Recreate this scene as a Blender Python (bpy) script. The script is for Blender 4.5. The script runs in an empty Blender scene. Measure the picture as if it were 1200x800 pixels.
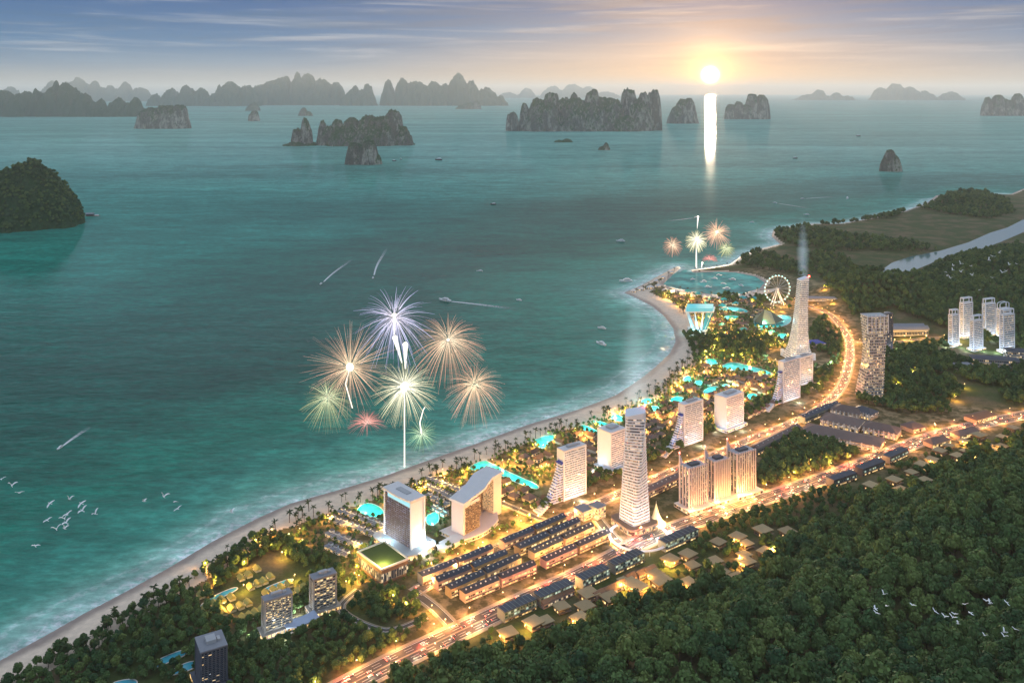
import bpy, math, random
import numpy as np
from mathutils import Vector
# ------------------------------------------------------------------ camera, sky, sun, exposure
sc = bpy.context.scene
COL = sc.collection
F, H, HZ = 1039.23, 570.0, 107.0          # focal length (px of a 1200 px frame), camera height (m), horizon row
cam = bpy.data.cameras.new("camera"); camo = bpy.data.objects.new("camera", cam); COL.objects.link(camo)
camo.location = (0, 0, H); camo.rotation_euler = (math.radians(90), 0, 0)
cam.sensor_width = 36; cam.lens = 36*F/1200; cam.shift_y = -(400-HZ)/1200
cam.clip_start = 1; cam.clip_end = 600000
sc.camera = camo
sc.view_settings.view_transform = 'Standard'; sc.view_settings.look = 'None'
sc.view_settings.gamma = 1; sc.view_settings.use_curve_mapping = False
sc.view_settings.exposure = 0.55
SUN_AZ = math.radians(12.6); SUN_EL = math.radians(1.4)
sl = bpy.data.lights.new("sun", 'SUN'); slo = bpy.data.objects.new("sun", sl); COL.objects.link(slo)
sl.energy = 2.2; sl.angle = math.radians(0.6); sl.color = (1.0, .78, .52)
slo.rotation_euler = (math.pi/2-SUN_EL, 0, math.pi-SUN_AZ)
sc.render.engine = 'CYCLES'
cy = sc.cycles
cy.use_denoising = True
try: cy.denoiser = 'OPENIMAGEDENOISE'
except Exception: pass
cy.max_bounces = 5; cy.diffuse_bounces = 2; cy.glossy_bounces = 2; cy.transmission_bounces = 2
cy.volume_bounces = 1; cy.sample_clamp_indirect = 4; cy.sample_clamp_direct = 0
cy.caustics_reflective = False; cy.caustics_refractive = False
cy.use_light_tree = True

class NT:
    """small helper to wire shader nodes"""
    def __init__(s, tree): s.t = tree; s.n = tree.nodes; s.l = tree.links
    def node(s, typ, **kw):
        n = s.n.new(typ)
        for k, v in kw.items():
            if k.startswith('i_'): n.inputs[int(k[2:])].default_value = v
            else: setattr(n, k, v)
        return n
    def put(s, sock, v):
        if hasattr(v, 'is_linked') or hasattr(v, 'links'): s.l.new(v, sock)
        else:
            if hasattr(sock.default_value, '__len__') and len(sock.default_value) == 4 and len(v) == 3: v = (*v, 1)
            sock.default_value = v
    def m(s, op, a, b=0.0, c=0.0, clamp=False):
        n = s.n.new('ShaderNodeMath'); n.operation = op; n.use_clamp = clamp
        for i, v in enumerate((a, b, c)): s.put(n.inputs[i], v)
        return n.outputs[0]
    def vm(s, op, a, b=(0, 0, 0)):
        n = s.n.new('ShaderNodeVectorMath'); n.operation = op
        s.put(n.inputs[0], a); s.put(n.inputs[1], b)
        return n.outputs['Value'] if op in ('DOT_PRODUCT', 'LENGTH') else n.outputs[0]
    def mix(s, f, a, b, mode='MIX'):
        n = s.n.new('ShaderNodeMixRGB'); n.blend_type = mode
        s.put(n.inputs[0], f); s.put(n.inputs[1], a); s.put(n.inputs[2], b)
        return n.outputs[0]
    def ramp(s, f, stops):
        n = s.n.new('ShaderNodeValToRGB'); e = n.color_ramp.elements
        while len(e) < len(stops): e.new(0.5)
        for i, (p, c) in enumerate(stops):
            e[i].position = p
            e[i].color = (c, c, c, 1) if isinstance(c, (int, float)) else (*c[:3], 1)
        s.put(n.inputs[0], f); return n.outputs[0]
    def sep(s, v):
        n = s.n.new('ShaderNodeSeparateXYZ'); s.put(n.inputs[0], v); return n.outputs
    def comb(s, x, y, z):
        n = s.n.new('ShaderNodeCombineXYZ')
        for i, v in enumerate((x, y, z)): s.put(n.inputs[i], v)
        return n.outputs[0]
    def noise(s, vec, scale, detail=3, rough=.55, dist=0.0):
        n = s.n.new('ShaderNodeTexNoise'); s.put(n.inputs['Vector'], vec)
        n.inputs['Scale'].default_value = scale; n.inputs['Detail'].default_value = detail
        n.inputs['Roughness'].default_value = rough; n.inputs['Distortion'].default_value = dist
        return n.outputs[0]
    def smooth(s, v, a, b):
        n = s.n.new('ShaderNodeMapRange'); n.interpolation_type = 'SMOOTHSTEP'
        s.put(n.inputs[0], v); n.inputs[1].default_value = a; n.inputs[2].default_value = b
        return n.outputs[0]

world = bpy.data.worlds.new("World"); sc.world = world; world.use_nodes = True
def build_sky():
    w = NT(world.node_tree); w.n.clear()
    out = w.node('ShaderNodeOutputWorld')
    tc = w.node('ShaderNodeTexCoord').outputs['Generated']
    x, y, z = w.sep(tc)[0:3]
    sun = (math.sin(SUN_AZ)*math.cos(math.radians(1.0)), math.cos(SUN_AZ)*math.cos(math.radians(1.0)), math.sin(math.radians(1.0)))
    ang = w.m('DIVIDE', w.m('ARCCOSINE', w.m('MINIMUM', w.vm('DOT_PRODUCT', tc, sun), 0.9999999)), math.radians(1))
    az = w.m('ARCTAN2', x, y)                                   # radians, positive to the east
    # evening gradient by elevation: hazy warm horizon to deep blue, then unseen upper sky brightened to light the scene
    blue = w.ramp(w.m('MULTIPLY', z, 5.0, clamp=True), [(0, (.19, .19, .16)), (.07, (.20, .23, .25)), (.15, (.12, .21, .31)), (.25, (.030, .14, .29)), (.5, (.010, .085, .25)), (1, (.46, .56, .70))])
    warm = w.ramp(w.m('MULTIPLY', z, 5.0, clamp=True), [(0, (.52, .31, .12)), (.08, (.54, .37, .20)), (.18, (.42, .36, .31)), (.32, (.17, .245, .34)), (.52, (.045, .125, .27)), (1, (.50, .56, .68))])
    side = w.smooth(w.m('ABSOLUTE', w.m('SUBTRACT', az, SUN_AZ-.02)), .50, .02)
    c = w.mix(side, blue, warm)
    # long thin cloud streaks
    v = w.comb(w.m('MULTIPLY', az, 2.6), w.m('MULTIPLY', z, 46.0), w.m('MULTIPLY', az, .5))
    n1 = w.noise(v, 1.5, 6, .6, .6)
    v2 = w.comb(w.m('MULTIPLY', az, 1.6), w.m('MULTIPLY', w.m('ADD', z, w.m('MULTIPLY', az, .02)), 90.0), 3.3)
    n2 = w.noise(v2, 1.3, 5, .62, .3)
    cl = w.m('MULTIPLY', w.smooth(n1, .46, .72), w.smooth(n2, .35, .65))
    cl = w.m('MULTIPLY', cl, w.smooth(z, .004, .03))
    ccol = w.mix(side, (.36, .40, .46), (.62, .52, .43))
    c = w.mix(w.m('MULTIPLY', cl, .85), c, ccol)
    v3 = w.comb(w.m('MULTIPLY', az, 3.4), w.m('MULTIPLY', w.m('SUBTRACT', z, w.m('MULTIPLY', az, .03)), 60.0), 7.7)
    dk = w.m('MULTIPLY', w.m('MULTIPLY', w.smooth(w.noise(v3, 1.0, 6, .64, .8), .44, .66), .62), w.smooth(z, .015, .04))
    c = w.mix(dk, c, w.mix(side, (.025, .105, .22), (.22, .20, .215)))
    sky = w.node('ShaderNodeTexSky', sky_type='NISHITA', sun_disc=False, sun_elevation=SUN_EL, sun_rotation=SUN_AZ)
    nis = w.mix(1.0, sky.outputs[0], (.05, .05, .05), 'MULTIPLY')
    c = w.mix(.12, c, nis)
    # the low sun: disc and the glow of the air round it
    def glow(width, p, col):
        g = w.m('POWER', 2.71828, w.m('MULTIPLY', w.m('POWER', w.m('DIVIDE', ang, width), p), -1.0))
        return w.mix(1.0, col, w.comb(g, g, g), 'MULTIPLY')
    def add(a, b): return w.mix(1.0, a, b, 'ADD')
    c = add(c, glow(.31, 2.0, (44, 33, 17)))
    c = add(c, glow(1.1, 1.3, (1.8, .90, .16)))
    c = add(c, glow(4.2, 1.2, (.50, .25, .05)))
    bg = w.node('ShaderNodeBackground'); w.put(bg.inputs[0], c); bg.inputs[1].default_value = 1.0
    w.l.new(bg.outputs[0], out.inputs[0])
    world.cycles.sampling_method = 'MANUAL'; world.cycles.sample_map_resolution = 2048
build_sky()

# ------------------------------------------------------------------ picture-to-ground mapping, terrain
R = random.Random(7); NR = np.random.default_rng(11)
def P(x, y, z=0.0):
    d = F*(H-z)/(y-HZ); return ((x-600)*d/F, d, z)
def PX(pts): return np.array([P(x, y)[:2] for x, y in pts])
def inside(poly, X, Y):
    poly = np.asarray(poly); r = np.zeros(np.shape(X), bool); n = len(poly)
    for i in range(n):
        x0, y0 = poly[i]; x1, y1 = poly[(i+1) % n]
        if y0 == y1: continue
        c = (y0 > Y) != (y1 > Y)
        r ^= c & (X < (x1-x0)*(Y-y0)/(y1-y0)+x0)
    return r
def dist(line, X, Y, closed=False):
    line = np.asarray(line); best = np.full(np.shape(X), 1e12); n = len(line)
    for i in range(n if closed else n-1):
        a = line[i]; b = line[(i+1) % n]; ab = b-a; L = (ab**2).sum()+1e-9
        t = np.clip(((X-a[0])*ab[0]+(Y-a[1])*ab[1])/L, 0, 1)
        best = np.minimum(best, (X-a[0]-t*ab[0])**2+(Y-a[1]-t*ab[1])**2)
    return np.sqrt(best)
def hash2(i, j, s):
    h = (i*374761393+j*668265263+s*974711) & 0x7fffffff
    h = ((h ^ (h >> 13))*1274126177) & 0x7fffffff
    return ((h ^ (h >> 16)) & 0xffff)/65535.0
def vnoise(X, Y, s=0):
    X = np.asarray(X, float); Y = np.asarray(Y, float)
    i = np.floor(X).astype(np.int64); j = np.floor(Y).astype(np.int64); u = X-i; v = Y-j
    u = u*u*(3-2*u); v = v*v*(3-2*v)
    return (hash2(i, j, s)*(1-u)+hash2(i+1, j, s)*u)*(1-v)+(hash2(i, j+1, s)*(1-u)+hash2(i+1, j+1, s)*u)*v
def fbm(X, Y, s=0, o=4):
    r = 0; a = .5; t = 0
    for k in range(o):
        r = r+a*vnoise(X*2**k, Y*2**k, s+k*17); t += a; a *= .5
    return r/t
def sstep(x, a, b):
    t = np.clip((x-a)/(b-a), 0, 1); return t*t*(3-2*t)

COAST_PX = [(-200, 885), (-80, 818), (0, 774), (60, 741), (100, 718), (150, 692), (200, 664), (250, 634), (300, 608), (340, 590), (400, 573),
 (450, 558), (500, 540), (560, 519), (620, 497), (680, 479), (722, 463), (752, 443), (768, 430), (785, 414), (792, 400),
 (789, 385), (779, 371), (764, 359), (745, 349), (731, 343), (741, 339), (752, 334), (765, 327), (780, 319), (794, 312),
 (798, 314), (787, 323), (777, 333), (792, 338), (815, 342), (845, 346), (870, 344), (890, 338), (896, 331), (885, 324),
 (862, 319.5), (840, 318.5), (812, 319.5), (809, 316.5), (830, 314), (855, 310), (869, 300), (890, 292), (914, 286), (904, 277),
 (906, 270), (925, 266), (940, 265), (953, 262), (985, 262), (1019, 256), (1061, 247), (1086, 238), (1097, 229),
 (1133, 225), (1183, 228), (1200, 221), (1260, 213), (1400, 205)]
LAND = np.vstack([PX(COAST_PX), [(9000, 7000), (9000, 250), (-720, 250), (-720, 600)]])
COASTLINE = PX(COAST_PX)
RIVER = PX([(1300, 248), (1240, 250), (1200, 257), (1180, 267), (1160, 273), (1135, 284), (1102, 294), (1066, 301), (1045, 308), (1034, 316), (1035, 332),
            (1050, 334), (1066, 319), (1098, 306), (1120, 300), (1150, 292), (1172, 284), (1200, 272), (1250, 264), (1300, 262)])
HILL = PX([(300, 905), (480, 800), (560, 778), (650, 752), (720, 722), (800, 700), (880, 672), (905, 655), (925, 640), (960, 622), (1000, 605), (1050, 580), (1120, 548), (1200, 520), (1330, 478), (1500, 440)])
_hd = HILL[-1]-HILL[0]
HILLP = np.vstack([HILL, [(4000, 2200), (4000, 100), (-300, 100)]])
def shore(X, Y):
    s = dist(COASTLINE, X, Y); s = np.where(inside(LAND, X, Y), s, -s)
    r = dist(RIVER, X, Y, True); r = np.where(inside(RIVER, X, Y), r, -r)
    return s, -r
def hill_d(X, Y):
    d = dist(HILL, X, Y); return np.where(inside(HILLP, X, Y), d, -d)
MOUND = [(1140, 352, 520, 42), (1015, 352, 190, 34), (1270, 322, 600, 55), (1125, 240, 170, 26)]
def terrain(X, Y):
    X = np.asarray(X, float); Y = np.asarray(Y, float)
    s, r = shore(X, Y)
    m = np.minimum(s, r*1.6)
    z = np.where(m > 0, .05+3.95*sstep(m, 0, 48), -3.0*sstep(-m, 0, 25))
    h = hill_d(X, Y)
    k = sstep(h, 6, 420)
    up = 128*k+26*np.exp(-((h-150)/70)**2)-16*np.exp(-((h-270)/60)**2)
    up = up+sstep(h, 20, 150)*34*(fbm(X/190, Y/190, 5, 3)-.5)
    z = z+np.where(h > 0, up*sstep(h, 0, 40), 0)
    for (px, py, rad, hh) in MOUND:
        c = P(px, py); q = ((X-c[0])**2+(Y-c[1])**2)/rad**2
        z = z+hh*np.exp(-q*2.2)*sstep(r, 10, 120)*(.6+.8*fbm(X/220, Y/220, 9, 3))*sstep(s, 0, 60)*sstep(q, 1.35, .9)
    return z
def tz(x, y): return float(terrain(np.array([x]), np.array([y]))[0])
def G(px, py):
    """point of the terrain seen at a pixel of the photograph"""
    z = 4.0
    for k in range(12):
        p = P(px, py, z); z = z+.6*(tz(p[0], p[1])-z)
    p = P(px, py, z); return Vector((p[0], p[1], tz(p[0], p[1])))
def ppx(X, Y, Z): return (600+np.asarray(X)*F/Y, HZ+F*(H-Z)/Y)

# ------------------------------------------------------------------ object helpers
def tag(o, label=None, cat=None, group=None, kind=None):
    if label: o['label'] = label
    if cat: o['category'] = cat
    if group: o['group'] = group
    if kind: o['kind'] = kind
    return o
def empty(name, loc, rz=0.0, parent=None):
    o = bpy.data.objects.new(name, None); COL.objects.link(o); o.location = loc; o.rotation_euler = (0, 0, rz)
    o.empty_display_size = 1
    return o
class MB:
    def __init__(s): s.v = []; s.f = []; s.mi = []; s.cur = 0
    def add(s, v, f):
        b = len(s.v); s.v += [tuple(p) for p in v]; s.f += [tuple(b+i for i in q) for q in f]; s.mi += [s.cur]*len(f); return s
    def box(s, x0, x1, y0, y1, z0, z1):
        return s.add([(x0, y0, z0), (x1, y0, z0), (x1, y1, z0), (x0, y1, z0), (x0, y0, z1), (x1, y0, z1), (x1, y1, z1), (x0, y1, z1)],
                     [(0, 3, 2, 1), (4, 5, 6, 7), (0, 1, 5, 4), (1, 2, 6, 5), (2, 3, 7, 6), (3, 0, 4, 7)])
    def prism(s, poly, z0, z1, top=None):
        n = len(poly); top = top or poly
        zz = (lambda i: z1[i]) if hasattr(z1, '__len__') else (lambda i: z1)
        v = [(p[0], p[1], z0) for p in poly]+[(p[0], p[1], zz(i)) for i, p in enumerate(top)]
        return s.add(v, [tuple(range(n-1, -1, -1)), tuple(range(n, 2*n))]+[(i, (i+1) % n, n+(i+1) % n, n+i) for i in range(n)])
    def tube(s, a, b, r0, r1=None, n=6, caps=True):
        a = Vector(a); b = Vector(b); r1 = r0 if r1 is None else r1
        d = (b-a).normalized(); u = d.cross(Vector((0, 0, 1)) if abs(d.z) < .9 else Vector((1, 0, 0))).normalized(); w = d.cross(u)
        v = []
        for (c, r) in ((a, r0), (b, r1)):
            for k in range(n):
                t = 2*math.pi*k/n; v.append(c+u*r*math.cos(t)+w*r*math.sin(t))
        f = [(k, (k+1) % n, n+(k+1) % n, n+k) for k in range(n)]
        if caps: f += [tuple(range(n-1, -1, -1)), tuple(range(n, 2*n))]
        return s.add(v, f)
    def ball(s, c, r, n=8, m=5, sz=1.0):
        v = []; f = []
        for j in range(1, m):
            t = math.pi*j/m
            for k in range(n):
                p = 2*math.pi*k/n; v.append((c[0]+r*math.sin(t)*math.cos(p), c[1]+r*math.sin(t)*math.sin(p), c[2]+r*sz*math.cos(t)))
        a = len(v); v += [(c[0], c[1], c[2]+r*sz), (c[0], c[1], c[2]-r*sz)]
        for j in range(m-2):
            for k in range(n): f.append((j*n+k, (j+1)*n+k, (j+1)*n+(k+1) % n, j*n+(k+1) % n))
        for k in range(n): f.append((a, k, (k+1) % n)); f.append((a+1, (m-2)*n+(k+1) % n, (m-2)*n+k))
        return s.add(v, f)
    def mesh(s, name, mats):
        me = bpy.data.meshes.new(name); me.from_pydata(s.v, [], s.f)
        for m in (mats if isinstance(mats, (list, tuple)) else [mats]): me.materials.append(m)
        if any(s.mi): me.polygons.foreach_set('material_index', s.mi)
        me.update(); return me
    def build(s, name, mats, parent=None, loc=None, rz=0.0):
        o = bpy.data.objects.new(name, s.mesh(name, mats)); COL.objects.link(o)
        if parent: o.parent = parent
        if loc is not None: o.location = loc
        if rz: o.rotation_euler = (0, 0, rz)
        return o
def npmesh(name, V, Q, mats, smooth=False, attrs=None):
    """mesh from numpy arrays; Q is (n,4) or (n,3)"""
    me = bpy.data.meshes.new(name); V = np.asarray(V, np.float32); Q = np.asarray(Q, np.int32); k = Q.shape[1]
    me.vertices.add(len(V)); me.vertices.foreach_set('co', V.ravel())
    me.loops.add(Q.size); me.loops.foreach_set('vertex_index', Q.ravel())
    me.polygons.add(len(Q)); me.polygons.foreach_set('loop_start', np.arange(0, Q.size, k, dtype=np.int32))
    me.polygons.foreach_set('loop_total', np.full(len(Q), k, np.int32))
    if smooth: me.polygons.foreach_set('use_smooth', np.ones(len(Q), bool))
    for m in (mats if isinstance(mats, (list, tuple)) else [mats]): me.materials.append(m)
    for an, av in (attrs or {}).items():
        a = me.attributes.new(an, 'FLOAT', 'POINT'); a.data.foreach_set('value', np.asarray(av, np.float32))
    me.update(calc_edges=True); me.validate(); return me
def link(name, me, parent=None, loc=None, rz=0.0):
    o = bpy.data.objects.new(name, me); COL.objects.link(o)
    if parent: o.parent = parent
    if loc is not None: o.location = loc
    if rz: o.rotation_euler = (0, 0, rz)
    return o
def dup(o, loc, rz=0.0, sc_=1.0, label=None, group=None):
    def cp(a, par):
        c = a.copy(); COL.objects.link(c)
        if par: c.parent = par
        for ch in a.children: cp(ch, c)
        return c
    r = cp(o, None); r.location = loc; r.rotation_euler = (0, 0, rz)
    r.scale = (sc_, sc_, sc_) if isinstance(sc_, (int, float)) else sc_
    if label: r['label'] = label
    if group: r['group'] = group
    return r

# ------------------------------------------------------------------ materials
def mat(name, col, rough=.7, var=.15, scale=.3, metal=0.0, bump=0.0, spec=.3, obvar=0.0):
    m = bpy.data.materials.new(name); m.use_nodes = True; n = NT(m.node_tree); b = n.n['Principled BSDF']
    geo = n.node('ShaderNodeNewGeometry').outputs['Position']
    t = n.noise(geo, scale, 4)
    f = n.m('ADD', 1-var, n.m('MULTIPLY', t, 2*var))
    if obvar:
        oi = n.node('ShaderNodeObjectInfo').outputs['Random']
        f = n.m('MULTIPLY', f, n.m('ADD', 1-obvar, n.m('MULTIPLY', oi, 2*obvar)))
    n.put(b.inputs['Base Color'], n.mix(1.0, (*col, 1), n.comb(f, f, f), 'MULTIPLY'))
    b.inputs['Roughness'].default_value = rough; b.inputs['Metallic'].default_value = metal
    b.inputs['Specular IOR Level'].default_value = spec
    if bump:
        bp = n.node('ShaderNodeBump'); bp.inputs['Strength'].default_value = bump; n.put(bp.inputs['Height'], n.noise(geo, scale*6, 3)); n.l.new(bp.outputs[0], b.inputs['Normal'])
    return m
def glow_mat(name, col, strength, sample=False):
    m = bpy.data.materials.new(name); m.use_nodes = True; b = m.node_tree.nodes['Principled BSDF']
    b.inputs['Base Color'].default_value = (.1, .1, .1, 1)
    b.inputs['Emission Color'].default_value = (*col, 1); b.inputs['Emission Strength'].default_value = strength
    if not sample: m.cycles.emission_sampling = 'NONE'
    return m
def window_mat(name, glass, lit, strength, ratio, bay=3.6, storey=3.4, frame=(.3, .3, .3), vlo=.0, vhi=1.0):
    """glass with a random mosaic of lit rooms, cell by cell in the object's own axes"""
    m = bpy.data.materials.new(name); m.use_nodes = True; n = NT(m.node_tree); b = n.n['Principled BSDF']
    oc = n.node('ShaderNodeTexCoord').outputs['Object']; x, y, z = n.sep(oc)[0:3]
    oi = n.node('ShaderNodeObjectInfo').outputs['Random']
    cx = n.m('DIVIDE', n.m('ADD', x, y), bay); cz = n.m('DIVIDE', z, storey)
    wn = n.node('ShaderNodeTexWhiteNoise', noise_dimensions='3D')
    n.put(wn.inputs['Vector'], n.comb(n.m('FLOOR', cx), n.m('FLOOR', n.m('DIVIDE', n.m('SUBTRACT', x, y), bay)), n.m('ADD', n.m('FLOOR', cz), n.m('MULTIPLY', oi, 91.0))))
    on = n.m('LESS_THAN', wn.outputs[0], ratio)
    fx = n.m('FRACT', cx); fr = n.m('MULTIPLY', n.m('GREATER_THAN', fx, .12), n.m('LESS_THAN', fx, .9))
    on = n.m('MULTIPLY', on, fr)
    w2 = n.sep(wn.outputs['Color'])
    e = n.m('MULTIPLY', on, n.m('MULTIPLY', strength, n.m('ADD', .35, w2[1])))
    n.put(b.inputs['Base Color'], n.mix(fr, (*frame, 1), (*glass, 1)))
    b.inputs['Roughness'].default_value = .12; b.inputs['Specular IOR Level'].default_value = .6
    n.put(b.inputs['Emission Color'], n.mix(w2[2], (*lit, 1), (min(1, lit[0]*1.05), lit[1]*.85, lit[2]*.6, 1)))
    n.put(b.inputs['Emission Strength'], e)
    m.cycles.emission_sampling = 'NONE'
    return m
WHITE = mat('white_render', (.70, .74, .80), .6, .06, .05)
WARMW = mat('warm_white_render', (.72, .66, .60), .6, .08, .05)
CONC = mat('grey_concrete', (.42, .42, .43), .8, .12, .08)
DARKC = mat('dark_concrete', (.10, .10, .11), .7, .2, .1)
BROWN = mat('brown_cladding', (.24, .15, .10), .7, .2, .2)
STEEL = mat('pale_steel', (.6, .6, .62), .35, .05, .2, .8)
ROOFDARK = mat('slate_roof', (.062, .068, .085), .6, .25, .12, obvar=.2)
ROOFGREY = mat('grey_roof', (.24, .245, .27), .6, .15, .1)
ROOFBROWN = mat('brown_tile_roof', (.19, .115, .075), .75, .25, .25, obvar=.3)
ROOFMALL = mat('dusty_brown_roof', (.17, .12, .105), .75, .22, .06, obvar=.15)
ROOFOLIVE = mat('olive_roof', (.34, .31, .09), .8, .2, .25, obvar=.15)
ROOFTAN = mat('tan_roof', (.40, .29, .155), .8, .15, .2, obvar=.15)
ROOFWHITE = mat('white_roof', (.66, .64, .64), .6, .08, .1)
LAWN = mat('lawn', (.07, .10, .025), .9, .2, .1)
BLACKM = mat('black_metal', (.03, .03, .035), .4, .1, .3)
POOLW = None
# ------------------------------------------------------------------ ground, beach, water
RESORT = PX([(330, 640), (430, 575), (560, 530), (700, 482), (780, 432), (800, 400), (780, 350), (740, 342), (900, 312), (960, 345), (1010, 380), (1040, 460),
             (1060, 470), (1200, 480), (1200, 500), (1050, 555), (760, 640), (560, 740), (430, 800), (400, 800), (470, 740), (500, 700), (420, 690), (400, 650)])
def ground_mat():
    m = bpy.data.materials.new('ground_soil'); m.use_nodes = True; n = NT(m.node_tree); b = n.n['Principled BSDF']
    pos = n.node('ShaderNodeNewGeometry').outputs['Position']
    a = n.node('ShaderNodeAttribute', attribute_name='resort').outputs['Fac']
    n1 = n.noise(pos, .012, 5, .6); n2 = n.noise(pos, .07, 4); n3 = n.noise(pos, .3, 3)
    wild = n.mix(n.smooth(n1, .42, .66), (.060, .085, .026), (.16, .12, .065))
    wild = n.mix(n.m('MULTIPLY', n.smooth(n2, .5, .75), .5), wild, (.045, .06, .02))
    town = n.mix(n.smooth(n2, .42, .60), (.10, .085, .035), (.30, .22, .12))
    town = n.mix(n.m('MULTIPLY', n.smooth(n1, .5, .62), .55), town, (.06, .075, .025))
    c = n.mix(a, wild, town)
    c = n.mix(1.0, c, n.ramp(n3, [(.2, .7), (.8, 1.25)]), 'MULTIPLY')
    n.put(b.inputs['Base Color'], c); b.inputs['Roughness'].default_value = .9; b.inputs['Specular IOR Level'].default_value = .15
    return m
def sand_mat():
    m = bpy.data.materials.new('beach_sand'); m.use_nodes = True; n = NT(m.node_tree); b = n.n['Principled BSDF']
    pos = n.node('ShaderNodeNewGeometry').outputs['Position']; z = n.sep(pos)[2]
    d = n.m('ADD', n.node('ShaderNodeAttribute', attribute_name='shore').outputs['Fac'], n.m('MULTIPLY', n.m('SUBTRACT', n.noise(pos, .02, 4), .5), 22))
    c = n.mix(n.smooth(d, 2, 20), (.30, .215, .17), (.76, .60, .46))
    c = n.mix(1.0, c, n.ramp(n.noise(pos, .12, 4), [(.25, .82), (.75, 1.12)]), 'MULTIPLY')
    n.put(b.inputs['Base Color'], c); n.put(b.inputs['Roughness'], n.ramp(n.m('DIVIDE', d, 40, clamp=True), [(0, .35), (.5, .9)]))
    return m
def make_ground():
    xs = np.concatenate([np.arange(-500, -60, 22), np.arange(-60, 1262, 2.4), np.arange(1270, 2000, 22)])
    ys = np.concatenate([np.arange(204, 345, .9), np.arange(345, 830, 1.7), np.arange(832, 1500, 9)])
    PXX, PYY = np.meshgrid(xs, ys)
    D = F*H/(PYY-HZ); X = (PXX-600)*D/F; Y = D
    Z = terrain(X, Y); s, r = shore(X, Y)
    ny, nx = X.shape; idx = np.arange(ny*nx).reshape(ny, nx)
    Q = np.stack([idx[1:, :-1], idx[1:, 1:], idx[:-1, 1:], idx[:-1, :-1]], -1).reshape(-1, 4)
    V = np.stack([X, Y, Z], -1).reshape(-1, 3)
    sq = s.ravel()[Q].mean(1); zq = Z.ravel()[Q].max(1); xq = X.ravel()[Q].mean(1); yq = Y.ravel()[Q].mean(1)
    keep = zq > -2.4
    wid = 64+26*(fbm(xq/60, yq/60, 3, 3)-.5)
    pxq = 600+xq*F/yq; pyq = HZ+F*H/yq
    wid = wid*np.clip(1.0-(pyq-HZ < 234)*.75, .0, 1)+14*(sstep(pxq, 660, 760)*(pyq > 352))
    beach = keep & (sq < wid)
    soil = keep & ~beach
    res = inside(RESORT, X.ravel(), Y.ravel()).astype(float)
    dr = dist(RESORT, X.ravel(), Y.ravel(), True); res = np.clip(.5+np.where(res > .5, dr, -dr)/40, 0, 1)
    for nm, msk, mt in (('ground', soil, ground_mat()), ('beach', beach, sand_mat())):
        q = Q[msk]; u, inv = np.unique(q, return_inverse=True)
        o = link(nm, npmesh(nm, V[u], inv.reshape(-1, 4), mt, True, {'shore': s.ravel()[u], 'resort': res[u]}))
        tag(o, kind='structure')
make_ground()

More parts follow.
